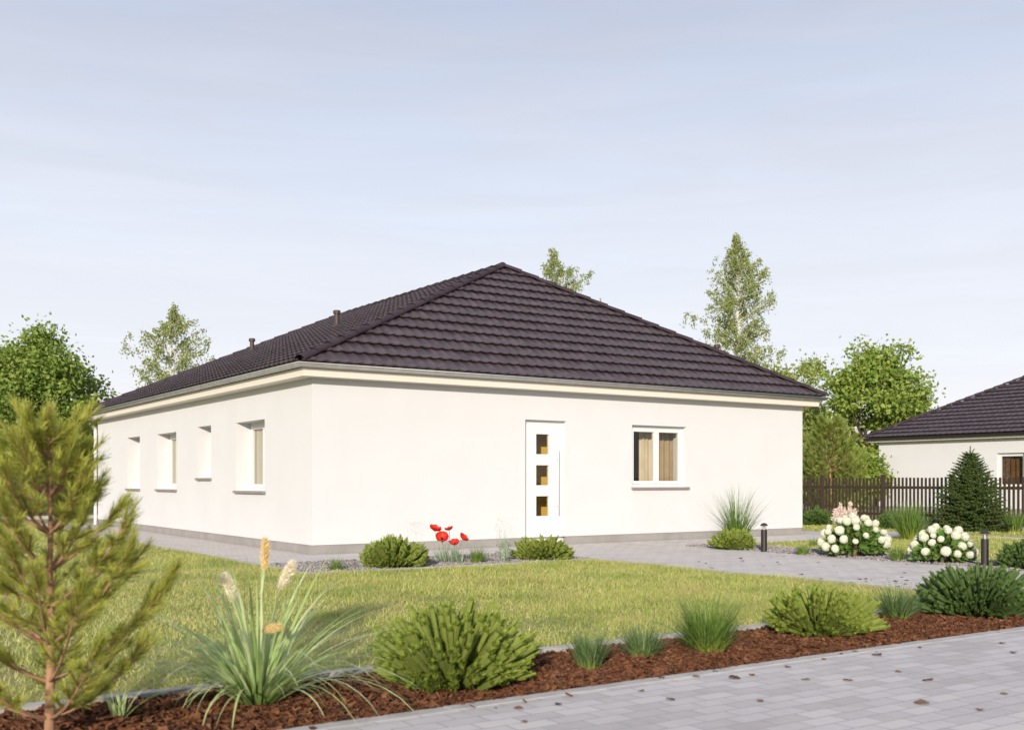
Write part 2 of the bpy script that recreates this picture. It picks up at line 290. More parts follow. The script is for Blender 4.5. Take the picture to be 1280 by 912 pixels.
M['poppy_heart'] = mat('poppy_heart', (.02, .015, .02), None, .8)
M['hyd_leaf'] = leafmat('hydrangea_leaves', [(0.083, 0.174, 0.036), (0.141, 0.255, 0.05), (0.215, 0.314, 0.069)], .25, .5)
M['hyd_flower'] = leafmat('hydrangea_florets', [(.70, .70, .56), (.78, .78, .66), (.74, .75, .60)], .25, .7)
M['astilbe'] = leafmat('pink_plume', [(.74, .60, .54), (.80, .70, .63)], .25, .8)
M['red_stem'] = mat('red_brown_stem', (.20, .08, .05), None, .8)
M['spruce'] = leafmat('spruce_needles', [(0.055, 0.099, 0.028), (0.094, 0.145, 0.038), (0.14, 0.19, 0.053), (0.07, 0.118, 0.031)], .12, .5)
M['pine'] = leafmat('young_pine_needles', [(0.25, 0.3, 0.044), (0.362, 0.388, 0.062), (0.475, 0.45, 0.094), (0.3, 0.35, 0.05)], .3, .5)
M['pine_bark'] = mat('orange_pine_bark', (.36, .20, .11), (.24, .13, .075), .9, 14, .6, 30, stretch=(1, 1, .35))
M['pine_bg'] = leafmat('pine_needles_back', [(0.173, 0.254, 0.051), (0.284, 0.354, 0.072), (0.385, 0.425, 0.092)], .25, .5)
M['broad'] = leafmat('broad_leaves', [(0.117, 0.199, 0.031), (0.194, 0.286, 0.047), (0.304, 0.371, 0.073), (0.152, 0.239, 0.04)], .35, .5)
M['broad_bright'] = leafmat('bright_broad_leaves', [(.15, .24, .036), (.24, .34, .055), (.36, .42, .09), (.19, .29, .045)], .35, .5)  # brighter leaf green for the rounded tree and the bush under it
M['broad_light'] = leafmat('light_broad_leaves', [(0.188, 0.263, 0.05), (0.288, 0.35, 0.075), (0.4, 0.425, 0.125), (0.225, 0.3, 0.056)], .35, .5)
M['birch'] = leafmat('birch_leaves', [(0.18, 0.24, 0.048), (0.276, 0.336, 0.084), (0.396, 0.42, 0.156), (0.216, 0.276, 0.06)], .4, .5)
M['bark'] = mat('grey_brown_bark', (.12, .085, .06), (.075, .052, .038), .95, 7, .6, 20, stretch=(1, 1, .3))
M['birch_bark'] = mat('white_birch_bark', (.62, .58, .50), (.35, .30, .25), .8, 5, .3, 20, stretch=(1, 1, 3), lo=.5, hi=.75)
M['dry_leaf'] = leafmat('dry_leaves', [(.18, .10, .05), (.28, .17, .08), (.12, .07, .04), (.34, .24, .14)], .1, .8)
M['dark_leaf'] = leafmat('dark_dry_leaves', [(.045, .030, .022), (.08, .05, .03), (.03, .02, .018)], .1, .8)
M['lens'] = glassmat('lamp_lens', (.85, .85, .83))

# ------------------------------------------------------------------ the setting: ground, lawn, paving
def sheet(name, corners, z, m, uvframe=True, kind='structure', thick=0):
    """flat sheet; object axes follow the house so patterns run with it"""
    g = G(); P = np.array([(u, -v) for u, v in corners], float); n = len(P)
    V = np.column_stack([P, np.zeros(n)])
    if n == 4: g.add(V, [(0, 1, 2, 3)])
    else:
        c = V.mean(0); g.add(np.vstack([V, c]), [(i, (i+1) % n, n) for i in range(n)])
    o = g.build(name, m); o.location = (CX, CY, z); o.rotation_euler = (0, 0, HROT)
    me = o.data
    if me.polygons[0].normal.z < 0: me.flip_normals()
    o['kind'] = kind; return o
def rect(u0, u1, v0, v1): return [(u0, v0), (u1, v0), (u1, v1), (u0, v1)]
g = G(); g.add([(-900, -900, 0), (900, -900, 0), (900, 900, 0), (-900, 900, 0)], [(0, 1, 2, 3)]); o = g.build('ground', M['field']); o.location.z = -.02; o['kind'] = 'structure'
sheet('lawn_ground', rect(-14, 17, -20, 9.82), -.004, M['soil'])
GV0, GV1 = 1.45, 3.25                            # gravel bed before the front wall
PL, PR = 3.1, 6.45                               # garden path edges
sheet('house_path', rect(-1.36, 0, -15.66, 3.25), .006, M['pave_house']) if False else None
g = G()
def fr(u0, u1, v0, v1, z, h): g.box(u0, u1, -v1, -v0, z-h, z)
fr(-1.36, 0, -14.3, 1.45, .012, .05); fr(0, PL, 0, 1.45, .012, .05); fr(PL, PR, 0, 10.72, .012, .05); fr(PR, 14.3, 0, 1.6, .012, .05)
fr(-1.36, 12.9, -15.7, -14.3, .012, .05); fr(11.49, 12.9, -14.3, 0, .012, .05); fr(13.8, 14.2, 1.6, 9.0, .012, .05)
o = g.build('garden_path', M['pave_house']); o.location = (CX, CY, 0); o.rotation_euler = (0, 0, HROT); o['kind'] = 'structure'
o = sheet('street', rect(-60, 60, 10.98, 24), .012, M['pave_street'])
sheet('gravel_bed_ground', rect(-1.36, PL, GV0, GV1), .006, M['gravel_base'])
o = sheet('gravel_border_ground', rect(PR, 7.5, 1.6, 9.2), .006, M['gravel_base'])
MB0, MB1 = 9.82, 10.9
sheet('mulch_bed_ground', rect(-12, PL, MB0, MB1), .004, M['mulch_base'])
def kerb(name, u0, u1, v0, v1, z1, nseg=.5):
    g = G(); long_u = (u1-u0) > (v1-v0); L = (u1-u0) if long_u else (v1-v0); n = max(1, int(L/nseg))
    for i in range(n):
        a, b = i/n*L+.002, (i+1)/n*L-.002; dz = random.uniform(-.002, .002)
        if long_u: g.box(u0+a, u0+b, -v1, -v0, -.1, z1+dz)
        else: g.box(u0, u1, -(v0+b), -(v0+a), -.1, z1+dz)
    o = g.build(name, M['concrete']); o.location = (CX, CY, 0); o.rotation_euler = (0, 0, HROT); o['kind'] = 'structure'
kerb('kerb', -12, PL-.07, MB0-.07, MB0+.01, .045, 1.0)
kerb('kerb', -60, 60, 10.89, 10.985, .016, 1.0)
kerb('kerb', -1.42, PL, GV1, GV1+.06, .03, 1.0)
kerb('kerb', -1.43, -1.37, -14.3, GV1, .02, 1.0)
kerb('kerb', PL-.06, PL+.0, GV1+.06, MB0, .02, 1.0)
kerb('kerb', 7.5, 7.57, 1.66, 9.2, .035, 1.0)

def in_view(P, mar=220):
    px = 640 + P[:, 0]/np.maximum(P[:, 1], .1)*FPX; return (P[:, 1] > 2.5) & (px > -mar) & (px < 1280+mar)
def scatter(u0, u1, v0, v1, n):
    u = rng.uniform(u0, u1, n); v = rng.uniform(v0, v1, n)
    P = np.stack([CX+u*FX+v*NX, CY+u*FY+v*NY, np.zeros(n)], -1); return P[in_view(P)]
# lawn blades (nobody could count them)
def lawn(name, zones, label):
    g = G()
    for (u0, u1, v0, v1, dens, hh, wd) in zones:
        P = scatter(u0, u1, v0, v1, int((u1-u0)*(v1-v0)*dens)); n = len(P)
        P[:, 2] = -.004
        # clumpy growth
        cl = .5+.5*np.sin(P[:, 0]*2.1+np.sin(P[:, 1]*1.7)*1.3)*np.sin(P[:, 1]*2.6+np.cos(P[:, 0]*1.4)*1.5)
        h = hh*rng.uniform(.5, 1.3, n)*(.7+.6*cl); tall = rng.uniform(0, 1, n) < .02; h[tall] *= 1.7
        blades(g, P, rng.uniform(0, 6.283, n), h, rng.uniform(.1, .8, n), rng.uniform(.2, 1.5, n), wd*rng.uniform(.7, 1.3, n), 2)
    o = g.build(name, M['grass']); tag(o, label, 'grass', kind='stuff')
lawn('lawn_grass', [(-1.44, PL+.01, GV1+.04, 7.0, 3000, .06, .008), (-1.44, PL+.01, 7.0, MB0-.04, 4500, .06, .006),
                    (-5, -1.44, -2, MB0-.07, 2800, .05, .0075), (-12, -5, 3, MB0-.07, 1800, .05, .009), (-10, -1.44, -17, -2, 700, .06, .014),
                    (7.58, 13.78, 1.64, 9, 1100, .055, .011), (14.22, 16.9, -6, 9, 600, .06, .013), (12.92, 16.9, -16, 0, 250, .06, .02)],
     'short mown lawn of green and straw coloured grass blades')
def chips(name, zones, m, label, cat, size, flat):
    g = G()
    for (u0, u1, v0, v1, dens) in zones:
        P = scatter(u0, u1, v0, v1, int((u1-u0)*(v1-v0)*dens)); n = len(P)
        P[:, 2] = rng.uniform(.004, .026, n)
        a = rdir(n); a[:, 2] *= flat; a = unit(a); b = unit(np.cross(a, unit(np.array([0, 0, 1.0])+rng.normal(0, .45, (n, 3))))); c = np.cross(a, b)
        s = size*rng.uniform(.5, 1.4, n)[:, None]; ar = rng.uniform(.3, .6, n)[:, None] if flat < .9 else rng.uniform(.6, .95, n)[:, None]; th = .18 if flat < .9 else .55
        V = np.stack([P-a*s-b*s*ar*.7, P+a*s*.8-b*s*ar, P+a*s+b*s*ar*.8, P-a*s*.9+b*s*ar, P-a*s*.7-b*s*ar*.5+c*s*th, P+a*s*.6-b*s*ar*.6+c*s*th, P+a*s*.8+b*s*ar*.5+c*s*th, P-a*s*.6+b*s*ar*.7+c*s*th], 1).reshape(-1, 3)
        q = (np.arange(n)*8)[:, None, None]; F = (q+np.array([(4,5,6,7),(0,1,5,4),(1,2,6,5),(2,3,7,6),(3,0,4,7)])[None]).reshape(-1, 4); g.add(V, F)
    tag(g.build(name, m), label, cat, kind='stuff')
chips('bark_mulch', [(-9, PL, MB0+.01, MB1-.01, 2600), (-9, PL, MB1, MB1+.22, 9)], M['bark_chip'], 'red brown bark mulch filling the long bed along the street', 'mulch', .024, .35)
chips('gravel', [(-1.36, PL, GV0, GV1, 2200), (PR, 7.5, 1.6, 9.2, 1800)], M['stone_chip'], 'grey gravel stones in the beds before the house', 'gravel', .016, 1.0)

# ------------------------------------------------------------------ houses
def wall_faces(g, p0, d, nrm, length, z0, z1, th, holes):
    """p0 start, d direction along, nrm outward; holes (s0,s1,za,zb). material 0 outside and reveals, 1 inside"""
    ss = sorted({0, length, *[h[0] for h in holes], *[h[1] for h in holes]}); zs = sorted({z0, z1, *[h[2] for h in holes], *[h[3] for h in holes]})
    p0, d, nrm = Vector(p0), Vector(d), Vector(nrm)
    def P(s, z, dep): q = p0+d*s-nrm*dep; return (q.x, q.y, z)
    for i in range(len(ss)-1):
        for j in range(len(zs)-1):
            s0, s1, a, b = ss[i], ss[i+1], zs[j], zs[j+1]
            if any(h[0] <= s0 and s1 <= h[1] and h[2] <= a and b <= h[3] for h in holes): continue
            g.add([P(s0, a, 0), P(s1, a, 0), P(s1, b, 0), P(s0, b, 0)], [(0, 1, 2, 3)], 0)
            g.add([P(s0, a, th), P(s0, b, th), P(s1, b, th), P(s1, a, th)], [(0, 1, 2, 3)], 1)
    for (s0, s1, a, b) in holes:
        g.add([P(s0, a, 0), P(s0, a, th), P(s0, b, th), P(s0, b, 0)], [(3, 2, 1, 0)]); g.add([P(s1, a, 0), P(s1, a, th), P(s1, b, th), P(s1, b, 0)], [(0, 1, 2, 3)])
        g.add([P(s0, b, 0), P(s1, b, 0), P(s1, b, th), P(s0, b, th)], [(0, 1, 2, 3)]); g.add([P(s0, a, 0), P(s1, a, 0), P(s1, a, th), P(s0, a, th)], [(3, 2, 1, 0)])
def ring(g, prof, Wd, Dp, mi=0, close=False):
    P = []
    for off, z in prof: P.append([(-off, -off, z), (Wd+off, -off, z), (Wd+off, Dp+off, z), (-off, Dp+off, z)])
    n = len(prof); V = np.array(P).reshape(-1, 3); F = []
    for i in range(n if close else n-1):
        k = (i+1) % n
        for j in range(4): F.append((i*4+j, i*4+(j+1) % 4, k*4+(j+1) % 4, k*4+j))
    g.add(V, F, mi)
def roof_face(name, P, Q, A, B, zE, zR, mats, parent, per=.2, row=.35, amp=.014, lip=.056, spp=6):
    """one tiled slope; real pantile waves and stepped courses, cut along the hips"""
    P, Q, A, B = (Vector((p[0], p[1])) for p in (P, Q, A, B)); e = (Q-P).normalized(); m = Vector((-e.y, e.x)); Ln = (Q-P).length
    run = (A-P).dot(m); al = math.atan2(zR-zE, run); T = math.hypot(run, zR-zE); nr = max(1, round(T/row)); rw = T/nr
    ns = int(Ln/per*spp)+1; s = np.linspace(0, Ln, ns); wv = np.cos(2*math.pi*s/per); wv = np.where(wv > -.35, wv, -.35-.25*(wv+.35))*amp
    lev = [(.06, -.035, 0)]
    for r in range(nr): lev += [(r*rw-.03, lip-.022, 1), (r*rw-.03, lip, 1), ((r+.5)*rw, lip*.48, 1), ((r+1)*rw+.02, 0, 1)]
    V = []
    for t, h, wf in lev:
        hh = h+wv*wf
        ca, sa = math.cos(al), math.sin(al)
        V.append(np.stack([P.x+e.x*s+m.x*(ca*t-sa*hh), P.y+e.y*s+m.y*(ca*t-sa*hh), zE+sa*t+ca*hh], -1))
    V = np.array(V); nl = len(lev); i = (np.arange(nl-1)*ns)[:, None]; j = np.arange(ns-1)[None]
    F = np.stack([i+j, i+j+1, i+ns+j+1, i+ns+j], -1).reshape(-1, 4)
    bm = bmesh.new(); vs = [bm.verts.new(c) for c in V.reshape(-1, 3)]
    for f in F:
        try: bm.faces.new([vs[x] for x in f])
        except ValueError: pass
    cen = (P+Q+A+B)/4
    for a, b in ((P, A), (Q, B)):
        dd = (b-a); nn = Vector((-dd.y, dd.x)).normalized()
        if (cen-a).dot(nn) > 0: nn = -nn
        bmesh.ops.bisect_plane(bm, geom=bm.verts[:]+bm.edges[:]+bm.faces[:], plane_co=(a.x, a.y, 0), plane_no=(nn.x, nn.y, 0), clear_outer=True, dist=1e-5)
    me = bpy.data.meshes.new(name); bm.to_mesh(me); bm.free(); me.materials.append(mats)
    return me
def caps(g, a, b, r=.088, seg=.4):
    a, b = Vector(a), Vector(b); L = (b-a).length; n = max(1, round(L/seg)); d = (b-a).normalized(); sidev = d.cross(Vector((0, 0, 1))).normalized(); up = sidev.cross(d)
    th = np.linspace(-.15, math.pi+.15, 10)
    for i in range(n):
        p = a+d*(i/n*L-.03); q = a+d*((i+1)/n*L+.02); V = []
        for c, rr, lift in ((p, r*.98, .012), (p, r*1.12, .012), (p+d*.05, r*1.1, .010), (q, r*.93, 0)):
            for x in th: V.append(c+sidev*math.cos(x)*rr+up*(math.sin(x)*rr*.72+lift-.02))
        V = np.array([tuple(v) for v in V]); F = []
        for k in range(3):
            for j in range(9): F.append((k*10+j, k*10+j+1, k*10+11+j, k*10+10+j))
        g.add(V, F)
def roof(parent, Wd, Dp, e, zE, zR, A1, A2, along_x, per=.2, spp=6):
    P0, P1, P2, P3 = (-e, -e), (Wd+e, -e), (Wd+e, Dp+e), (-e, Dp+e)
    fs = [(P0, P1, A1, A2), (P1, P2, A2, A2), (P2, P3, A2, A1), (P3, P0, A1, A1)] if along_x else [(P0, P1, A1, A1), (P1, P2, A1, A2), (P2, P3, A2, A2), (P3, P0, A2, A1)]
    bm = bmesh.new()
    for f in fs:
        me = roof_face('slope', *f, zE, zR, M['tile'], parent, per=per, spp=spp); bm.from_mesh(me); bpy.data.meshes.remove(me)
    me = bpy.data.meshes.new('roof'); bm.to_mesh(me); bm.free(); me.materials.append(M['tile']); me.polygons.foreach_set('use_smooth', np.full(len(me.polygons), True))
    me.set_sharp_from_angle(angle=R(40))
    ro = bpy.data.objects.new('roof', me); COL.objects.link(ro); ro.parent = parent
    ends = [(P0, A1), (P1, A1 if not along_x else A2), (P2, A2), (P3, A2 if not along_x else A1)]
    for a, b in ends:
        g = G(); caps(g, (a[0], a[1], zE+.05), (b[0], b[1], zR+.05)); g.build('hip_cap', M['ridge'], ro, smooth=False)
    g = G(); caps(g, (*A1, zR+.04), (*A2, zR+.04)); g.build('ridge_cap', M['ridge'], ro)
    return ro
def bar_frame(g, x0, x1, z0, z1, wd, y0, y1, mi=0):
    g.box(x0, x1, y0, y1, z0, z0+wd, mi); g.box(x0, x1, y0, y1, z1-wd, z1, mi); g.box(x0, x0+wd, y0, y1, z0+wd, z1-wd, mi); g.box(x1-wd, x1, y0, y1, z0+wd, z1-wd, mi)
def window(parent, org, rz, wd, z0, z1, rec, nsash=2, sill_over=.05, sill=True, glass=None):
    """local x along the wall from org, y into the house; opening wd by z0..z1, frame set rec back"""
    g = G(); bar_frame(g, 0, wd, z0, z1, .055, rec, rec+.07)
    sw = (wd-.11)/nsash; panes = []
    for i in range(nsash):
        a = .055+i*sw+.003; b = a+sw-.006
        bar_frame(g, a, b, z0+.058, z1-.058, .062, rec-.014, rec+.05)
        panes.append((a+.062, b-.062))
    wo = g.build('window', M['white'], parent); wo.location = (org[0], org[1], 0); wo.rotation_euler = (0, 0, rz)
    for a, b in panes:
        q = G(); q.box(a, b, rec+.008, rec+.026, z0+.12, z1-.12); q.build('pane', glass or M['glass'], wo)
    if sill:
        q = G(); q.box(-.02, wd+sill_over, -.055, rec-.002, z0-.045, z0-.002); q.build('sill', M['sill'], wo)
    return wo
def curtain(parent, x0, x1, y, z0, z1, m, folds, amp=.03):
    n = max(12, int(folds*10)); x = np.linspace(x0, x1, n); yy = y+amp*np.sin(np.linspace(0, folds*6.283, n))+amp*.4*np.sin(np.linspace(0, folds*15, n))
    V = np.concatenate([np.stack([x, yy, np.full(n, z0)], -1), np.stack([x, y+(yy-y)*.8, np.full(n, z1)], -1)]); i = np.arange(n-1)
    g = G(); g.add(V, np.stack([i, i+1, n+i+1, n+i], -1)); o = g.build('curtain', m, parent, smooth=True)
    return o

HW, HD = 11.49, 14.3; EV = .33; ZE = 3.015; ZR = 5.74
A1, A2 = (HW/2, 3.22), (HW/2, HD-3.22)
house = thing('bungalow', 'white rendered bungalow with dark brown hipped tile roof behind the front lawn', 'house', (CX, CY, 0), HROT)
g = G()
DOOR = (4.10, 5.02, .10, 2.28); WIN = (6.61, 8.03, 1.06, 2.26)
LW = [(2.03, 3.48, 1.0, 2.25), (7.18, 8.62, 1.0, 2.23), (4.90, 5.72, 1.24, 2.27), (10.08, 11.22, 1.0, 2.24)]
wall_faces(g, (0, 0, 0), (1, 0, 0), (0, -1, 0), HW, .16, 2.83, .38, [(DOOR[0], DOOR[1], .16, DOOR[3]), WIN])
wall_faces(g, (0, HD, 0), (0, -1, 0), (-1, 0, 0), HD, .16, 2.83, .38, [(HD-b, HD-a, c, d) for a, b, c, d in LW])
wall_faces(g, (HW, 0, 0), (0, 1, 0), (1, 0, 0), HD, .16, 2.83, .38, []); wall_faces(g, (HW, HD, 0), (-1, 0, 0), (0, 1, 0), HW, .16, 2.83, .38, [])
g.build('wall', [M['stucco'], M['inner']], house)
g = G()
q = .012
for a, b in ((-q*-1, DOOR[0]), (DOOR[1], HW-q)): g.box(a, b, q, .3, -.1, .158)
g.box(q, .3, .3, HD-q, -.1, .158); g.box(HW-.3, HW-q, .3, HD-q, -.1, .158); g.box(.3, HW-.3, HD-.3, HD-q, -.1, .158)
g.build('plinth', M['plinth'], house)
g = G(); g.box(.3, HW-.3, .3, HD-.3, .05, .12); g.build('floor', M['floor_in'], house)
g = G(); g.box(.1, HW-.1, .1, HD-.1, 2.72, 2.80); g.build('ceiling', M['inner'], house)
g = G(); ring(g, [(-.05, 2.802), (.25, 2.802), (.25, 2.895), (.262, 2.895), (.262, 2.93), (-.05, 2.93)], HW, HD); g.build('eaves_box', M['soffit'], house)
g = G(); gr = .058; gc = .325; gz = 2.985
prof = [(gc-gr*math.cos(a), gz-gr*math.sin(a)) for a in np.linspace(0, math.pi, 9)] + [(gc+gr+.010, gz+.004), (gc+gr+.008, gz+.014), (gc+gr-.004, gz+.010), (gc+gr-.006, gz)] + [(gc-(gr-.006)*math.cos(a), gz-(gr-.006)*math.sin(a)) for a in np.linspace(math.pi, 0, 9)]
ring(g, prof, HW, HD, close=True)
for k in range(18):
    y = .4+k*.8
    for i in range(6):
        a0, a1 = math.pi*(.4+i*.1), math.pi*(.5+i*.1)
        for sx, base in ((-1, 0),):
            V = []
            for a in (a0, a1):
                for yy in (y, y+.03):
                    V.append((base+sx*(gc-(gr+.004)*math.cos(a)), yy, gz-(gr+.004)*math.sin(a)))
            g.add(V, [(0, 1, 3, 2)])
g.build('gutter', M['zinc'], house, smooth=True)
g = G(); x0 = -.325; yy = HD-.05
g.tube([(x0, yy, 2.94), (x0, yy, 2.84), (-.28, yy, 2.76), (-.15, yy, 2.66), (-.075, yy, 2.58), (-.07, yy, 2.48), (-.07, yy, .0)], .042, 12)
g.box(-.125, -.002, yy-.045, yy+.045, 1.9, 1.93); g.box(-.125, -.002, yy-.045, yy+.045, .7, .73)
g.build('downpipe', M['pipe_white'], house, smooth=True)
ro = roof(house, HW, HD, EV, ZE, ZR, A1, A2, False)
def ray_roof(px, py):
    d = Vector(((px-640)/FPX, 1, -(py-HOR)/FPX)); best = None
    k = (ZR-ZE)/(HW/2+EV)
    # z = ZE + (u+EV)*k ; u linear in lambda
    du = d.x*FX+d.y*FY; u0 = (0-CX)*FX+(0-CY)*FY
    lam = (ZE+(u0+EV)*k-EYE)/(d.z-du*k); p = Vector((0, 0, EYE))+d*lam; u, v = UV(p.x, p.y); return (u, -v, p.z)
def vent(loc, h, r=.055):
    g = G(); g.lathe([(r*1.7, -.06), (r*1.5, .03), (r, .07), (r, h-.07), (r*1.45, h-.065), (r*1.5, h), (r*1.2, h+.012), (0, h+.015)], 14); o = g.build('vent_pipe', M['vent'], ro, smooth=False); o.location = loc
vent(ray_roof(421, 409), .36); vent(ray_roof(315, 440), .34); vent((10.9, 2.0, 3.46), .86, .055)
# front door
g = G(); a, b, c, d = DOOR
g.box(a, a+.06, .10, .17, .03, d); g.box(b-.06, b, .10, .17, .03, d); g.box(a+.06, b-.06, .10, .17, d-.06, d)      # frame
la, lb, lz0, lz1 = a+.063, b-.063, .045, d-.063
pu0, pu1 = 4.40, 4.69; pz = [(.54, .90), (1.10, 1.465), (1.665, 2.03)]
g.box(la, pu0, .085, .15, lz0, lz1); g.box(pu1, lb, .085, .15, lz0, lz1)
zz = lz0
for p in pz: g.box(pu0, pu1, .085, .15, zz, p[0]); zz = p[1]
g.box(pu0, pu1, .085, .15, zz, lz1)
door = g.build('front_door', M['white'], house)
for p in pz:
    q = G(); q.box(pu0+.001, pu1-.001, .118, .130, p[0]+.001, p[1]-.001); q.build('pane', M['amber_glass'], door)
q = G(); q.tube([(4.875, .035, .55), (4.875, .035, 1.74)], .014, 10)
for z in (.72, 1.57): q.tube([(4.875, .035, z), (4.875, .09, z)], .009, 8)
q.build('handle', M['steel'], door, smooth=True)
g = G(); g.box(3.9, 5.3, .62, .68, .12, 2.70); g.build('hall_wall', M['hall'], house)
g = G(); g.box(a-.0, b+.0, -.02, .09, -.05, .028); g.build('doorstep', M['concrete'], house)
wf = window(house, (WIN[0], 0), 0, WIN[1]-WIN[0], WIN[2], WIN[3], .11)
curtain(wf, .56, .95, .44, WIN[2]-.2, WIN[3]+.05, M['curtain'], 3.5, .05); curtain(wf, 1.0, 1.75, .46, WIN[2]-.2, WIN[3]+.05, M['blind'], 6, .03)
for i, (a, b, c, d) in enumerate(LW):
    wo = window(house, (0, b), R(-90), b-a, c, d, .28 if i != 3 else .29, nsash=2 if b-a > 1 else 1)
    curtain(wo, .03, b-a-.03, (.28 if i != 3 else .29)+.062, c-.1, d+.05, M['sheer'], 6, .015)

# neighbour's house
nb = thing('neighbour_house', 'second white bungalow with dark brown roof behind the picket fence', 'house', (15.3, 44, 0), math.atan2(NY, NX))
NW, ND = 12.0, 9.0
g = G(); NWIN = (5.22, 6.30, .95, 2.24)
wall_faces(g, (0, 0, 0), (1, 0, 0), (0, -1, 0), NW, .16, 2.83, .38, [NWIN]); wall_faces(g, (0, ND, 0), (0, -1, 0), (-1, 0, 0), ND, .16, 2.83, .38, [])
wall_faces(g, (NW, 0, 0), (0, 1, 0), (1, 0, 0), ND, .16, 2.83, .38, []); wall_faces(g, (NW, ND, 0), (-1, 0, 0), (0, 1, 0), NW, .16, 2.83, .38, [])
g.build('wall', [M['stucco'], M['inner']], nb)
g = G(); g.box(.012, NW-.012, .012, ND-.012, -.1, .158); g.build('plinth', M['plinth'], nb)
g = G(); g.box(.1, NW-.1, .1, ND-.1, 2.72, 2.80); g.build('ceiling', M['inner'], nb)
g = G(); ring(g, [(-.05, 2.802), (.3, 2.802), (.3, 2.90), (-.05, 2.90)], NW, ND); g.build('eaves_box', M['soffit'], nb)
g = G(); ring(g, [(.302, 2.88), (.44, 2.88), (.45, 2.98), (.302, 2.98)], NW, ND, close=True); g.build('gutter', M['brown_metal'], nb)
roof(nb, NW, ND, .42, 3.0, 5.66, (4.5, 4.5), (7.5, 4.5), True, per=.24, spp=4)
wo = window(nb, (NWIN[0], 0), 0, NWIN[1]-NWIN[0], NWIN[2], NWIN[3], .12, 1); curtain(wo, .05, 1.05, .34, .9, 2.3, M['drape'], 5)

# ------------------------------------------------------------------ fences
def fence(name, label, u0, v0, du, dv, npan, span=2.0, h=1.30):
    L = math.hypot(du, dv); du, dv = du/L, dv/L; p = W(u0, v0); q = W(u0+du, v0+dv); rz = math.atan2(q[1]-p[1], q[0]-p[0])
    t = thing(name, label, 'fence', p, rz); pm = None
    for i in range(npan):
        if pm is None:
            g = G(); n = 17
            for k in range(n):
                x = .085+(k+.5)*(span-.085)/n-.0; hh = h-.03+random.uniform(-.006, .006)
                g.box(x-.026, x+.026, -.012, .012, .12, hh)
            for z in (.28, .98): g.box(.045, span-.045, .0125, .045, z, z+.07)
            o = g.build('picket_panel', M['fence'], t); pm = o
            g = G(); g.box(-.045, .045, -.045, .045, -.1, h+.03); g.box(-.055, .055, -.055, .055, h+.03, h+.05); po = g.build('post', M['fence'], t)
            g = G(); g.box(.046, span-.046, -.05, .05, -.1, .10); ba = g.build('base_board', M['concrete'], t); src = (o, po, ba)
        else:
            for s_ in src:
                c = s_.copy(); COL.objects.link(c); c.parent = t; c.location = (i*span, 0, 0)
    c = po.copy(); COL.objects.link(c); c.parent = t; c.location = (npan*span, 0, 0)
    return t
fence('picket_fence', 'dark brown wooden picket fence between the garden and the neighbouring house', 17.0, -20.0, 0, 1, 16)
fence('back_fence', 'dark picket fence behind the left side of the bungalow under the trees', -16.0, -20.0, 1, 0, 16)

exec_plants = True
# ------------------------------------------------------------------ plants
def place(o, x, y, rz=0.0, s=1.0, z=0.0): o.location = (x, y, z); o.rotation_euler = (0, 0, rz); o.scale = (s, s, s) if not isinstance(s, tuple) else s
_mugo = {}
def mugo(label, px, py, wpx, hpx, dark=False, rz=0.0, dens=1.0, group=None, sz=1.0, off=0.0):
    x, y = PX(px, py); rx = wpx/FPX*y/2; h = hpx/FPX*y; y += rx*.75 - off
    # the foot seen at py is the near edge of the bush
    t = thing('dwarf_pine', label, 'shrub', (x*(y)/(y-rx*.75+off) if True else x, y, 0), rz, group)
    g = G(); n = int(330*dens); i_ = np.arange(n)+.5; zc = -.55+1.55*i_/n; ph = math.pi*(1+5**.5)*i_+rng.normal(0, .25, n); zc = np.clip(zc+rng.normal(0, .03, n), -.6, 1)
    d = np.stack([np.cos(ph)*np.sqrt(1-zc**2), np.sin(ph)*np.sqrt(1-zc**2), zc], -1)
    az = np.arctan2(d[:, 1], d[:, 0]); lob = 1+.07*np.sin(az*3+rz*5)+.05*np.sin(az*5+1.3)+.05*np.sin(d[:, 2]*7+az*2)
    rr = rng.uniform(.86, 1.05, n)*lob; rr[rng.uniform(0, 1, n) < .2] *= .82
    zs = np.where(d[:, 2:] > 0, .66*h, .40*h)[:, 0]; end = np.stack([d[:, 0]*rx*rr, d[:, 1]*rx*rr, .34*h+d[:, 2]*zs*rr], -1); end[:, 2] = np.maximum(end[:, 2], .045)
    sl = .19*sz*rng.uniform(.8, 1.3, n); ax = unit(end-np.array([0, 0, .02*h])+np.array([0, 0, .16*h])+rng.normal(0, .04, (n, 3))*rx)
    p0 = end-ax*sl[:, None]; p0[:, 2] = np.maximum(p0[:, 2], .03); ax = unit(end-p0)
    mn, mc = ('mugo_shade', 'mugo_core_shade') if dark else ('mugo', 'mugo_core')
    cores(g, p0, ax, sl*.97, .012*sz, .019*sz, 1); needles(g, p0, ax, sl, 170, .036*sz, .0055*sz, .52, 0, .0)
    e2 = end*np.array([.80, .80, .84]); sel = rng.uniform(0, 1, n) < .7; p2 = (e2-ax*sl[:, None])[sel]; p2[:, 2] = np.maximum(p2[:, 2], .03)
    needles(g, p2, ax[sel], sl[sel], 60, .04*sz, .006*sz, .5, 0)
    g.build('foliage', [M[mn], M[mc]], t)
    g = G()
    for i in range(0, n, 7):
        e = p0[i]; g.tube([(e[0]*.08, e[1]*.08, -.02), (e[0]*.45, e[1]*.45, e[2]*.35+.02), tuple(e)], [.014, .009, .005], 5, caps=False)
    g.build('branch', M['twig'], t); return t
mugo('large yellow green dwarf pine nearest the street, beside the plumed fountain grass', 565, 872, 212, 106, rz=.3, dens=1.15, group='dwarf pines')
mugo('bright green dwarf pine in the mulch bed, between the big tuft and the low tuft', 1024, 801, 142, 62, rz=1.1, group='dwarf pines')
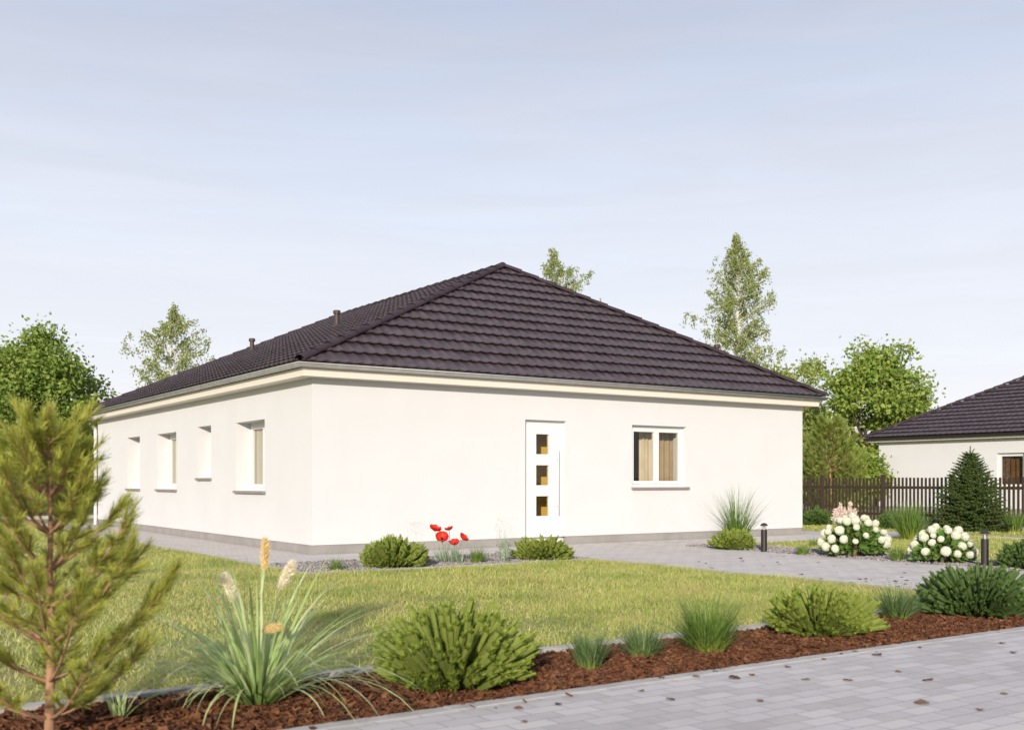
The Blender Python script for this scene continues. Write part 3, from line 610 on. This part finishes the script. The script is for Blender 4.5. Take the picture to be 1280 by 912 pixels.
mugo('broad green dwarf pine, shade coloured in, at the right end of the mulch bed', 1222, 776, 160, 66, True, 2.0, 1.1, group='dwarf pines')
mugo('dark two lobed dwarf pine in the gravel bed left of the red poppies', 492, 712, 88, 40, rz=.7, dens=.8, group='dwarf pines', sz=1.15)
mugo('low flat dwarf pine in the gravel bed in front of the white door', 678, 702, 76, 30, rz=1.9, dens=.75, group='dwarf pines', sz=1.15)
mugo('small rounded dwarf pine at the foot of the tall silver grass, by the path lamp', 917, 688, 56, 26, rz=2.6, dens=.7, group='dwarf pines', sz=1.2)
mugo('dark dwarf pine cut by the right edge, beside the right path lamp', 1279, 713, 60, 36, True, 3.3, .7, group='dwarf pines', sz=1.1)
mugo('dark rounded shrub before the fence, just past the right house corner', 1022, 657, 42, 18, True, .4, .7, group='shrubs along the fence', sz=1.9)
mugo('dark low shrub before the fence, behind the pink plume', 1112, 662, 30, 16, True, 1.4, .6, group='shrubs along the fence', sz=1.8)

def tuft(name, label, x, y, n, h, th, curl, wid, m, r=.05, cat='ornamental grass', group=None, segs=6):
    t = thing(name, label, cat, (x, y, 0), 0, group); g = G()
    a = rng.uniform(0, 6.283, n); rad = r*np.sqrt(rng.uniform(0, 1, n)); b = np.stack([rad*np.cos(a), rad*np.sin(a), np.zeros(n)], -1)
    az = a+rng.normal(0, .5, n)
    blades(g, b, az, h*rng.uniform(.6, 1.1, n), np.abs(rng.normal(0, th, n)), np.abs(rng.normal(curl, curl*.45, n)), wid*rng.uniform(.7, 1.2, n), segs)
    g.build('blades', m, t); return t
def tuft_px(label, px, py, h, n=220, th=.38, curl=.7, wid=.0055, m='tuft', r=.05, group=None):
    x, y = PX(px, py); y += r*.8; return tuft('grass_tuft', label, x, y, n, h, th, curl, wid, M[m], r, group=group)
gm = 'grass tufts in the mulch bed'; gg = 'grass tufts in the gravel'
tuft_px('narrow upright grass tuft in the mulch just right of the largest dwarf pine', 738, 838, .27, 420, .30, .6, .008, 'tuft_blue', .06, gm)
tuft_px('low spreading grass tuft in the mulch between the narrow tuft and the biggest tuft', 805, 824, .27, 420, .60, .6, .008, 'tuft_blue', .07, gm)
tuft_px('biggest and fullest grass tuft in the mulch bed', 888, 818, .43, 800, .48, .6, .008, 'tuft', .10, gm)
tuft_px('grass tuft in the mulch left of the broad dark dwarf pine', 1125, 776, .34, 460, .55, .6, .009, 'tuft_blue', .08, gm)
tuft_px('small sparse grass tuft in the mulch beside the foot of the young pine', 148, 899, .22, 26, .3, .8, .011, 'fountain', .04, gm)
tuft_px('small dark grass tuft at the left end of the gravel bed', 419, 714, .22, 130, .5, .5, .009, 'tuft', .06, gg)
tuft_px('grass tuft with a painted sunlit foot in the gravel right of the red poppies', 596, 705, .30, 170, .5, .5, .010, 'tuft', .07, gg)
tuft_px('short grass tuft in the gravel right of the first path lamp', 1005, 694, .21, 170, .5, .5, .011, 'tuft', .08, gg)
tuft_px('very small grass tuft behind the left hydrangea', 1019, 683, .18, 110, .5, .5, .011, 'tuft', .07, gg)
tuft_px('upright grass tuft between the two hydrangeas', 1124, 702, .30, 200, .4, .5, .009, 'tuft', .07, gg)
tuft_px('tall dark green rush clump on the lawn behind the right hydrangea', 1140, 675, .80, 420, .34, .35, .017, 'tuft', .16, 'grass clumps by the fence')
tuft_px('dark rush clump before the fence at the right edge', 1271, 666, .55, 220, .3, .35, .02, 'tuft', .14, 'grass clumps by the fence')
x, y = PX(925, 682); y += .25
t = tuft('silver_grass', 'tall arching silver grass by the front wall, behind the small dwarf pine', x, y, 330, 1.12, .33, .5, .012, M['tuft'], .11)
g = G(); n = 16; az = np.where(rng.uniform(0, 1, n) < .7, math.pi+rng.normal(0, .35, n), rng.normal(0, .3, n))
blades(g, np.zeros((n, 3)), az, rng.uniform(.9, 1.25, n), rng.uniform(.5, .8, n), rng.uniform(.6, 1.1, n), np.full(n, .011), 8); g.build('arching_blades', M['tuft_blue'], t)

# fountain grass with plumes
fx, fy = PX(318, 886); fy += .08
ft = thing('fountain_grass', 'large fountain grass with cream and golden plumes in the front mulch bed', 'ornamental grass', (fx, fy, 0))
g = G()
def fb(n, h0, h1, t0, t1, c0, c1, w0, w1, az=None, rb=.07):
    a = rng.uniform(0, 6.283, n) if az is None else rng.normal(az[0], az[1], n); b = np.stack([rb*np.cos(a), rb*np.sin(a), np.zeros(n)], -1)*rng.uniform(.3, 1, n)[:, None]
    blades(g, b, a+rng.normal(0, .2, n), rng.uniform(h0, h1, n), rng.uniform(t0, t1, n), rng.uniform(c0, c1, n), rng.uniform(w0, w1, n), 10, taper=2.6)
fb(46, .55, .88, .02, .38, .1, .7, .014, .024)
fb(64, .55, .95, .35, .75, .5, 1.3, .013, .021)
fb(44, .55, .95, .6, 1.0, .8, 1.5, .012, .018)
fb(48, .38, .66, .4, .8, 1.8, 2.6, .012, .018)
fb(26, .85, 1.12, .45, .9, .7, 1.5, .011, .016, (-.05, .35))
fb(12, .75, 1.0, .6, 1.0, 1.3, 1.9, .009, .012, (-.5, .3))
fb(14, .7, .95, .6, .95, .8, 1.5, .009, .013, (3.1, .4))
g.build('blades', M['fountain'], ft)
def plume(tip, axis, L, m, wd=.02):
    ax = unit(np.array(axis, float)[None])[0]; base = np.array(tip)-ax*L; q = G(); n = 700; s = rng.uniform(0, 1, n); prof = np.sin(np.clip(s*.92+.06, 0, 1)*math.pi)**.6
    d = unit(ax[None]*.9+rdir(n)*.75); c = base[None]+ax[None]*(s*L)[:, None]; leaves(q, c, d, wd*1.9*(.4+.6*prof), .10)
    q.tube([base+ax*L*f_ for f_ in (0, .12, .5, .85, 1.0)], [.002, .007, .010, .007, .002], 7); q.build('plume', M[m], ft)
    q = G(); st = np.array([base[0]*.12, base[1]*.12, .02]); mid = (st+base)*.5+np.array([0, 0, .06]); q.tube([st, mid, base, base+ax*L*.9], [.004, .0035, .003, .002], 5); q.build('stalk', M['fountain'], ft)
K = fy/FPX
plume(((327-318)*K, 0, (886-678)*K), (.02, .05, 1), 40*K, 'plume_gold', .022); plume(((279-318)*K, -.05, (886-722)*K), (-.42, -.1, 1), 40*K, 'plume', .028)
plume(((360-318)*K, .03, (886-708)*K), (.5, .0, 1), 38*K, 'plume', .026); plume(((353-318)*K, -.12, (886-783)*K), (1, -.1, .18), 28*K, 'plume_gold', .02)

# pale dry grasses in the gravel bed
def stalks(label, px, py, n, h, m, leafy, spread=.22):
    x, y = PX(px, py); t = thing('airy_grass', label, 'ornamental grass', (x, y, 0), 0, 'airy grasses in the gravel'); g = G(); a = rng.uniform(0, 6.283, n); b = np.stack([.06*np.cos(a), .06*np.sin(a), np.zeros(n)], -1)
    blades(g, b, a, h*rng.uniform(.7, 1.05, n), np.abs(rng.normal(0, spread*.6, n)), rng.uniform(.0, spread, n), np.full(n, .006), 6); g.build('stems', M[m], t)
    if leafy:
        g = G(); c = np.stack([rng.normal(0, .07, leafy), rng.normal(0, .07, leafy), rng.uniform(.05, h*.5, leafy)], -1); leaves(g, c, rdir(leafy)+np.array([0, 0, .8]), rng.uniform(.05, .09, leafy), .25); g.build('leaves', M['pale_stem'], t)
    n2 = 60; g = G(); c = np.stack([rng.normal(0, .08, n2), rng.normal(0, .08, n2), h*rng.uniform(.7, 1.05, n2)], -1); leaves(g, c, rdir(n2)*.5+np.array([0, 0, 1.]), rng.uniform(.02, .04, n2), .25); g.build('seed_head', M['straw'], t)
stalks('tall pale airy grass in the gravel, left of the flat dwarf pine', 630, 703, 34, .60, 'pale_stem', 70)
stalks('thin dry grass stalks rising behind the two lobed dwarf pine', 521, 702, 16, .55, 'straw', 0, .3)

# poppies
px0, py0 = PX(560, 704); pp = thing('poppy_plant', 'clump of big red poppies on pale stems in the gravel bed', 'flowers', (px0, py0, 0))
K = py0/FPX
heads = [(543, 663, .03, (.35, -.2, 1), 1.15), (562, 662, -.05, (-.3, -.1, 1), .8), (553, 673, -.12, (.1, -.75, .75), 1.25), (578, 673, -.02, (.7, -.2, .8), 1.0), (569, 679, -.1, (-.1, -.5, .8), .9)]
for hx, hy, dy, ax, sc in heads:
    sc *= .92
    c = np.array([(hx-560)*K, dy, (704-hy)*K]); a = unit(np.array(ax, float)[None])[0]; e1, e2 = perp(a[None]); e1, e2 = e1[0], e2[0]; q = G()
    for k in range(6):
        ph = k*1.047+random.uniform(-.1, .1); rad = math.cos(ph)*e1+math.sin(ph)*e2; tn = -math.sin(ph)*e1+math.cos(ph)*e2; V = []
        for i, (r_, z_, w_) in enumerate([(.006, .0, .01), (.035, .012, .045), (.062, .04, .075), (.078, .078, .072), (.084, .10, .045)]):
            for j in (-1, -.4, .4, 1): V.append(c+sc*(rad*(r_-abs(j)*.008)+a*(z_*.62+.006*random.uniform(-1, 1))+tn*w_*j*.62))
        F = [(i*4+j, i*4+j+1, i*4+5+j, i*4+4+j) for i in range(4) for j in range(3)]; q.add(V, F)
    fo = q.build('flower', M['poppy'], pp, smooth=True)
    q = G(); q.tube([c+a*.0, c+a*.02*sc, c+a*.035*sc], [.012*sc, .018*sc, .006*sc], 8); q.build('heart', M['poppy_heart'], fo)
    q = G(); ft0 = np.array([c[0]*.5+random.uniform(-.02, .02), c[1]*.4, 0]); q.tube([ft0, (ft0+c)*.5+np.array([0, 0, .04]), c], [.006, .005, .005], 6); q.build('stem', M['pale_stem'], pp)
g = G(); n = 120; cx = np.where(rng.uniform(0, 1, n) < .5, -.08, .1); b = np.stack([cx+rng.normal(0, .05, n), rng.normal(0, .05, n), np.zeros(n)], -1)
blades(g, b, rng.uniform(0, 6.283, n), rng.uniform(.15, .34, n), rng.uniform(.0, .4, n), rng.uniform(.2, .9, n), np.full(n, .014), 5); g.build('leaves', M['pale_stem'], pp)

# hydrangeas
fm = None
def floret_mesh():
    g = G(); n = 110; i = np.arange(n)+.5; ph = np.arccos(1-2*i/n); th = math.pi*(1+5**.5)*i
    d = np.stack([np.cos(th)*np.sin(ph), np.sin(th)*np.sin(ph), np.cos(ph)], -1); e1, e2 = perp(d)
    for k in range(4):
        a = k*1.5708+rng.uniform(0, 1, n)*.6; tt = np.cos(a)[:, None]*e1+np.sin(a)[:, None]*e2; bb = np.cross(d, tt); s = .36; c = d*(.84+rng.uniform(-.10, .10, n)[:, None])
        V = np.stack([c, c+tt*s*.55+bb*s*.42+d*.10, c+tt*s+d*.12, c+tt*s*.55-bb*s*.42+d*.06], 1).reshape(-1, 3); q = np.arange(n)*4; g.add(V, np.stack([q, q+1, q+2, q+3], -1))
    g.lathe([(0, -.8), (.45, -.66), (.75, -.3), (.8, 0), (.75, .3), (.45, .66), (0, .8)], 10); return g
def hydrangea(label, px, py, wpx, hpx, nh, seed):
    global fm
    x, y = PX(px, py); r = wpx/FPX*y/2; h = hpx/FPX*y; y += r*.35; rs = np.random.default_rng(seed)
    t = thing('hydrangea', label, 'flowering shrub', (x*(y)/(y-r*.35), y, 0), 0, 'white hydrangeas along the path'); rr = r*.92
    g = G(); n = 1000; d = rdir(n); d[:, 2] = np.abs(d[:, 2])*1.0-.15; c = d*rng.uniform(.45, .93, n)[:, None]*np.array([rr, rr*.9, h*.72]); c[:, 2] += h*.2; c = c[c[:, 2] > .1]; n = len(c)
    leaves(g, c, unit(c*np.array([1, 1, .4]))+rdir(n)*.6+np.array([0, 0, -.15]), rng.uniform(.08, .15, n), .68, fold=.08); g.build('leaves', M['hyd_leaf'], t)
    g = G()
    for k in range(26):
        a = rs.uniform(0, 6.283); q = .5*rs.uniform(.3, 1); g.tube([(.10*math.cos(a), .10*math.sin(a), 0), (r*q*.5*math.cos(a), r*q*.5*math.sin(a), h*.3), (r*q*math.cos(a), r*q*math.sin(a), h*.65)], [.008, .006, .004], 5, caps=False)
    g.build('stems', M['red_stem'], t)
    pts = []
    tries = 0
    while len(pts) < nh and tries < 4000:
        tries += 1; d = rs.normal(0, 1, 3); d /= np.linalg.norm(d)
        if d[2] < -.15 or d[1] > .75: continue
        p = d*np.array([r*.95, r*.9, h*.74]); p[2] += h*.2
        if p[2] < h*.22: continue
        if all(np.linalg.norm(p-q) > .115 for q in pts): pts.append(p)
    for p in pts:
        if fm is None: o = floret_mesh().build('flower_head', M['hyd_flower'], t); fm = o
        else: o = fm.copy(); COL.objects.link(o); o.parent = t
        s = rs.uniform(.042, .072); o.location = p; o.scale = (s, s, s*.85); o.rotation_euler = (rs.uniform(0, 3), rs.uniform(0, 3), 0)
hydrangea('larger white hydrangea bush left of the other, near the first path lamp', 1068, 697, 86, 55, 40, 3)
hydrangea('white hydrangea bush beside the right path lamp', 1178, 705, 78, 50, 36, 5)
ax_, ay_ = PX(1056, 683); t = thing('astilbe', 'pale pink feathery astilbe plume behind the left hydrangea', 'flowers', (ax_, ay_, 0)); g = G()
for k in range(5):
    top = np.array([(k-2)*.09, random.uniform(-.05, .05), .72+random.uniform(-.1, .06)]); n = 220; s = rng.uniform(0, 1, n); c = top[None]+np.stack([rng.normal(0, .036, n)*(1-s), rng.normal(0, .032, n)*(1-s), (s-1)*.25], -1)
    g = G(); leaves(g, c, rdir(n)+np.array([0, 0, .7]), rng.uniform(.03, .06, n), .4); g.build('plume', M['astilbe'], t)
    g = G(); g.tube([((k-2)*.01, 0, 0), ((k-2)*.06, 0, .4), (top[0], top[1], top[2]-.05)], [.006, .005, .003], 5); g.build('stem', M['pale_stem'], t)

# conifers
def spruce(label, px, py, h, rb):
    x, y = PX(px, py); y += rb*.5; t = thing('spruce', label, 'tree', (x*y/(y-rb*.5), y, 0)); g = G(); tb = G(); P0, D, LL = [], [], []
    tb.tube([(0, 0, 0), (0.01, 0, h*.5), (0, 0, h*.93)], [.05, .03, .008], 8); tb.build('trunk', M['twig'], t); tb = G()
    nl = 24
    for i in range(nl):
        f = i/(nl-1); z = .07+f*(h*.86); r = rb*(1-f)**.85*(1+.06*random.uniform(-1, 1))+.07; nb_ = int(15-8*f)
        for k in range(nb_):
            a = k/nb_*6.283+i*1.1+random.uniform(-.2, .2); rr = r*random.uniform(.8, 1.08); up = .05+.45*f; dirv = np.array([math.cos(a), math.sin(a), up]); tip = np.array([0, 0, z])+dirv*rr+np.array([0, 0, -.06*rr])
            tb.tube([(0, 0, z), tuple(np.array([0, 0, z-.04*rr])+dirv*rr*.5), tuple(tip)], [.009, .006, .003], 4, caps=False)
            m = max(2, int(rr/.085))
            for j in range(m):
                q = (j+.6)/m; p = np.array([0, 0, z-.05*rr*math.sin(q*3.14)])+dirv*rr*q
                for sgn in (-1, 0, 1):
                    if sgn == 0 and j < m-1 and random.random() < .35: continue
                    aa = a+sgn*.85+random.uniform(-.15, .15); P0.append(p); D.append((math.cos(aa), math.sin(aa), up*.8+random.uniform(-.05, .22))); LL.append(min(.16, .07+.12*rr*(1-q))*random.uniform(.9, 1.2) if sgn else .12)
    for k in range(6):
        P0.append(np.array([0, 0, h*(.86+.012*k)])); a = k*1.05; D.append((math.cos(a)*.6, math.sin(a)*.6, .75)); LL.append(.13)
    P0 += [np.array([0, 0, h*.86]), np.array([0, 0, h*.92])]; D += [(0.03, 0, 1), (0, 0.02, 1)]; LL += [.16, .15]
    needles(g, np.array(P0), np.array(D, float), np.array(LL)*1.2, 60, .036, .0095, .75, 0); g.build('needles', M['spruce'], t); tb.build('branch', M['twig'], t)
spruce('dense dark green conical spruce in front of the neighbour\'s fence', 1213, 665, 1.95, .86)

def pine(label, x, y, h, rb, m, nl, nd, whorls, kpw, lean=0, name='pine_sapling', seed=1):
    rs = random.Random(seed); t = thing(name, label, 'tree', (x, y, 0)); g = G(); tb = G(); P0, D, LL = [], [], []
    k_ = h/1.55
    trunk = [(0, 0, -.03), (.008*k_, 0, h*.25), (.0, .01*k_, h*.55), (.012*k_, 0, h*.93)]
    tb.tube(trunk, [.026*k_, .02*k_, .014*k_, .004*k_], 9); tb.build('trunk', M['pine_bark'], t, smooth=True)
    def shoot(p, d, L): P0.append(p); D.append(d); LL.append(L*1.12)
    for i in range(whorls):
        f = i/(whorls-1); z = h*(.07+.80*f); r = rb*(1-.82*f**.8)*(.85 if i == 0 else 1)
        for k in range(kpw):
            a = k/kpw*6.283+i*.9+rs.uniform(-.3, .3); rr = r*rs.uniform(.75, 1.1); el = .25+.35*f+rs.uniform(-.1, .1)
            pts = []
            for q in np.linspace(0, 1, 6): pts.append(np.array([math.cos(a)*rr*q, math.sin(a)*rr*q, z+rr*(el*q+.42*q*q)]))
            b = G(); b.tube(pts, np.linspace(.010, .0035, 6)*k_, 6, caps=False); b.build('branch', M['pine_bark'], t, smooth=True)
            mm = max(2, int(rr/.115/k_))
            for j in range(mm):
                q = .28+.72*(j+.5)/mm; qi = q*5; i0 = min(4, int(qi)); p = pts[i0]+(pts[i0+1]-pts[i0])*(qi-i0); d0 = unit((pts[i0+1]-pts[i0])[None])[0]
                for sg in (-1, 1):
                    sa = a+sg*rs.uniform(.5, 1.0); dd = np.array([math.cos(sa)*.8, math.sin(sa)*.8, .55+rs.uniform(-.2, .35)]); shoot(p, dd, rs.uniform(.07, .15)*k_)
                if rs.random() < .6: shoot(p, d0+np.array([0, 0, .5]), rs.uniform(.08, .13)*k_)
            d0 = unit((pts[5]-pts[4])[None])[0]
            for c in range(3): shoot(pts[5], d0+np.array([rs.uniform(-.3, .3), rs.uniform(-.3, .3), rs.uniform(.1, .5)]), rs.uniform(.09, .16)*k_)
    for q in np.linspace(.82, .93, 4): shoot(np.array([.01*k_, 0, h*q]), np.array([rs.uniform(-.5, .5), rs.uniform(-.5, .5), 1]), .10*k_)
    shoot(np.array([.012*k_, 0, h*.88]), np.array([0.02, 0, 1]), .17*k_)
    P0 = np.array(P0); D = unit(np.array(D, float)); LL = np.array(LL)
    cores(g, P0, D, LL, .004*k_, .003*k_, 1, 5); needles(g, P0, D, LL, nd, nl, .0032*k_, .62, 0)
    g.build('needles', [M[m], M['pine_bark']], t); return t
xp, yp = -2.07, 4.72
pine('young loose pine with an orange stem, out of focus at the left edge', xp, yp, 1.45, .58, 'pine', .06, 100, 8, 6, seed=4)
pine('young bushy pine behind the fence, right of the house corner', 10.4, 34.5, 3.15, 1.5, 'pine_bg', .13, 120, 9, 8, name='pine_tree', seed=9)

# ------------------------------------------------------------------ broadleaved trees
def limb(g, a, b, r0, r1, sag=.15, n=6, k=7):
    a, b = np.array(a, float), np.array(b, float); L = np.linalg.norm(b-a); off = rng.normal(0, .06*L, 3); pts = [a+(b-a)*q+off*math.sin(q*math.pi)+np.array([0, 0, sag*L*(q*q-q)]) for q in np.linspace(0, 1, n)]
    g.tube(pts, np.linspace(r0, r1, n), k, caps=False); return pts
def broadleaf(name, label, x, y, h, cw, z0, m, nclump, nleaf, lsz, trunk_r=.16, shape=1.0, seed=0, group=None, cr_=.15):
    global rng
    old = rng; rng = np.random.default_rng(seed)
    t = thing(name, label, 'tree', (x, y, 0), 0, group); tb = G(); lf = G(); ch = h-z0; cz = z0+ch*.5; top = np.array([rng.normal(0, .1), rng.normal(0, .1), z0+ch*.55])
    tb.tube([(0, 0, -.1), (0.03, .02, z0*.5), (top[0]*.6, top[1]*.6, z0+ch*.2), tuple(top)], [trunk_r, trunk_r*.8, trunk_r*.6, trunk_r*.25], 10); cs = []
    for k in range(nclump):
        while True:
            d = rng.normal(0, 1, 3); d /= np.linalg.norm(d); rr = rng.uniform(.25, 1)**.5
            p = d*rr*.86; 
            prof = 1.0 if p[2] < 0 else 1-.25*p[2]**2
            c = np.array([p[0]*cw*.5*prof, p[1]*cw*.5*prof, cz+p[2]*ch*.5])
            if all(np.linalg.norm(c-q) > cw*.085 for q in cs): break
        cs.append(c)
        hub = np.array([top[0]*.5, top[1]*.5, z0+ch*rng.uniform(.02, .45)]); hub[2] = min(hub[2], c[2])
        pts = limb(tb, hub, c, trunk_r*.28, .012, .12)
        cr = cw*cr_*rng.uniform(.65, 1.2); n = int(nleaf*rng.uniform(.6, 1.3)); dd = rdir(n); ee = dd*(rng.uniform(.15, 1, n)**.55)[:, None]*cr*np.array([1.1, 1.1, .75]); q = c[None]+ee
        stray = rng.uniform(0, 1, n) < .12; q[stray] += dd[stray]*cr*.6
        leaves(lf, q, dd*.6+rdir(n)+np.array([0, 0, -.35]), lsz*rng.uniform(.7, 1.3, n), .75)
        for s in range(3):
            e = c+rng.normal(0, 1, 3)*cr*.55; limb(tb, pts[3], e, .014, .005, .0, 4, 4)
    tb.build('trunk', M['bark'], t); lf.build('crown', m, t); rng = old; return t
def birch(label, x, y, h, cw, zb, nbr, seed, lsz=.10, dens=1.0, skew=0.0):
    global rng
    old = rng; rng = np.random.default_rng(seed); t = thing('birch_tree', label, 'tree', (x, y, 0), 0, 'birches behind the house'); tb = G(); lf = G()
    tp = [np.array([.12*math.sin(z*.7)+skew*z/h, .1*math.cos(z*.5), z]) for z in np.linspace(0, h*.97, 9)]; tb.tube(tp, np.linspace(.11, .012, 9), 9); C, A = [], []
    for k in range(nbr):
        f = (k+rng.uniform(0, 1))/nbr; z = zb+(h*.97-zb)*f; a = k*2.4+rng.uniform(-.5, .5); prof = (math.sin(min(1, (f*.85+.22))*math.pi))**.7; L = cw*.5*prof*rng.uniform(.55, 1.2)+.15
        zi = z/(h*.97)*8; i0 = min(7, int(zi)); o = tp[i0]+(tp[i0+1]-tp[i0])*(zi-i0); d = np.array([math.cos(a), math.sin(a), .95+.3*f]); pts = [o+d*L*q*np.array([1, 1, .9])+np.array([0, 0, -.35*L*q*q]) for q in np.linspace(0, 1, 6)]
        tb.tube(pts, np.linspace(.03, .008, 6)*(1.2-.7*f), 5, caps=False)
        for j in range(int(7*dens*(.5+prof))):
            q = rng.uniform(.25, 1); qi = q*5; i1 = min(4, int(qi)); p = pts[i1]+(pts[i1+1]-pts[i1])*(qi-i1); tl = rng.uniform(.35, .95); aa = rng.uniform(0, 6.283); dv = np.array([math.cos(aa)*.35, math.sin(aa)*.35, 0])
            tw = [p+dv*tl*s+np.array([0, 0, .12*s-.9*tl*s*s]) for s in np.linspace(0, 1, 4)]; tb.tube(tw, [.006, .005, .004, .003], 3, caps=False)
            n = int(tl*30*dens); s = rng.uniform(.1, 1, n); c = p[None]+dv[None]*(tl*s)[:, None]+np.stack([0*s, 0*s, .12*s-.9*tl*s*s], -1)+rng.normal(0, .075, (n, 3)); C.append(c)
    C = np.concatenate(C); n = len(C); leaves(lf, C, rdir(n)*.8+np.array([0, 0, -.6]), lsz*rng.uniform(.7, 1.3, n), .72)
    tb.build('trunk', M['birch_bark'], t); lf.build('crown', M['birch'], t); rng = old
def at(px, Y): return ((px-640)/FPX*Y, Y)
broadleaf('broadleaf_tree', 'full green broadleaf tree left of the bungalow, behind the young pine', *at(48, 40), 7.25, 5.2, .9, M['broad'], 66, 400, .15, seed=11)
broadleaf('broadleaf_tree', 'big rounded green tree between the bungalow and the neighbour\'s roof', *at(1096, 52), 8.4, 5.7, 1.6, M['broad_bright'], 50, 270, .205, seed=12)
broadleaf('broadleaf_tree', 'lighter yellow green tree half hidden behind the right roof corner', *at(992, 58), 8.7, 5.2, 1.0, M['broad_light'], 44, 250, .18, seed=13)
birch('tall slender birch rising behind the right slope of the roof', *at(921, 54), 14.2, 4.3, 4.0, 88, 21, .11, 1.2)
birch('birch whose top just shows above the ridge of the roof', *at(693, 60), 14.8, 5.6, 5.0, 70, 22, .12, 1.1)
birch('shorter birch behind the left slope of the roof', *at(217, 50), 9.8, 4.3, 2.4, 62, 23, .11, 1.05)
def hedge(label, px, Y, h, wd, seed, m='broad'):
    broadleaf('background_shrub', label, *at(px, Y), h, wd, .15, M[m], 16, 230, .15, .06, seed=seed, cr_=.2)
hedge('dark green shrub behind the back fence, beside the far house corner', 112, 40.5, 2.6, 2.4, 31)
hedge('green shrub behind the back fence under the left tree', 62, 43, 2.2, 3.0, 32)
hedge('leafy shrub behind the back fence at the left edge', -20, 42, 2.4, 3.2, 33)
hedge('leafy bush behind the fence, left of the bushy young pine', 1016, 38, 2.5, 2.4, 34, 'broad_light')
hedge('leafy bush behind the fence under the big rounded tree', 1078, 44, 2.6, 2.4, 35, 'broad_bright')
g = G(); n = 26000; a = rng.uniform(R(-48), R(48), n); dd = rng.uniform(95, 120, n); hh = 3.2+1.2*np.sin(a*23)+.8*np.sin(a*57+1)+.5*np.sin(a*131)
c = np.stack([np.sin(a)*dd, np.cos(a)*dd, rng.uniform(0, 1, n)**.7*hh], -1); leaves(g, c, rdir(n), rng.uniform(.5, 1.0, n), .8)
tag(g.build('far_wood', M['broad']), 'distant belt of trees along the horizon', 'wood', kind='stuff')

# ------------------------------------------------------------------ path lamps and fallen leaves
def lamp(label, px, py, hpx):
    x, y = PX(px, py); h = hpx/FPX*y; t = thing('path_lamp', label, 'lamp', (x, y, 0), 0, 'bollard lamps along the path'); r = .05
    g = G(); g.lathe([(0, 0), (r*1.25, 0), (r*1.25, .012), (r, .014), (r, h*.76), (r*.9, h*.765), (0, h*.765)], 20); g.build('post', M['brown_metal'], t)
    g = G(); g.lathe([(r*.78, h*.765), (r*.78, h*.90)], 20); g.build('lens', M['lens'], t)
    g = G(); g.lathe([(0, h*.766), (r*.35, h*.766), (r*.35, h*.90), (0, h*.9)], 12); g.build('bulb_holder', M['steel'], t)
    g = G(); g.lathe([(0, h*.90), (r*1.25, h*.90), (r*1.25, h*.915), (r*1.0, h*.955), (r*.55, h*.985), (0, h)], 20); g.build('cap', M['brown_metal'], t)
lamp('dark path lamp beside the tall silver grass, farther from the street', 955, 690, 37); lamp('dark path lamp right of the right hydrangea', 1231, 709, 47)
lm = []
for m_ in ('dry_leaf', 'dark_leaf'):
    for k in range(4):
        g = G(); V = []; n = 6
        for i, s in enumerate(np.linspace(0, 1, n)):
            wv = .42*math.sin(math.pi*min(.98, s*.9+.06))**.8*random.uniform(.8, 1.15); 
            for j in (-1, 0, 1): V.append((s-.5, j*wv, .06+.22*abs(j)*random.uniform(.5, 1.2)+.15*math.sin(s*3)+random.uniform(-.03, .03)))
        g.add(V, [(i*3+j, i*3+j+1, i*3+4+j, i*3+3+j) for i in range(n-1) for j in range(2)]); lm.append(g)
mesh_of = []
def fallen(k, x, y, s, label, group):
    if k >= len(mesh_of) or mesh_of[k] is None:
        while len(mesh_of) <= k: mesh_of.append(None)
        o = lm[k].build('fallen_leaf', M['dry_leaf'] if k < 4 else M['dark_leaf']); mesh_of[k] = o
    else: o = mesh_of[k].copy(); COL.objects.link(o)
    o.location = (x, y, .0125); o.rotation_euler = (random.uniform(-.15, .15), random.uniform(-.15, .15), random.uniform(0, 6.28)); o.scale = (s, s, s*.45)
    tag(o, label, 'leaf', group)
big = [(918, 850, .07), (1152, 882, .075), (1060, 853, .06), (1096, 821, .075), (870, 848, .05), (1253, 806, .06), (1050, 820, .05), (1069, 817, .05), (1225, 890, .05), (838, 877, .05), (1163, 782+70, .045), (655, 905, .04), (698, 883, .05), (648, 888, .05), (1007, 852, .05), (894, 842, .04), (985, 836, .05), (940, 846, .045), (1158, 853, .05), (950, 879, .045), (1123, 842, .04), (1267, 818, .055), (1255, 870, .04), (1030, 826, .04), (827, 850, .05), (802, 866, .04)]
for i, (px, py, s) in enumerate(big):
    x, y = PX(px, py); fallen(i % 4 if i % 3 else 4+i % 4, x, y, s, 'small dry brown leaf lying on the grey street paving', 'fallen leaves on the street')
rs = random.Random(5); cnt = 0
while cnt < 44:
    px = rs.uniform(850, 1210); py = rs.uniform(688, 738); x, y = PX(px, py); u, v = UV(x, y)
    if PL+.1 < u < PR-.05 and v < 9: fallen(4+cnt % 4, x, y, rs.uniform(.03, .065), 'small dark dry leaf scattered on the garden path', 'fallen leaves on the garden path'); cnt += 1
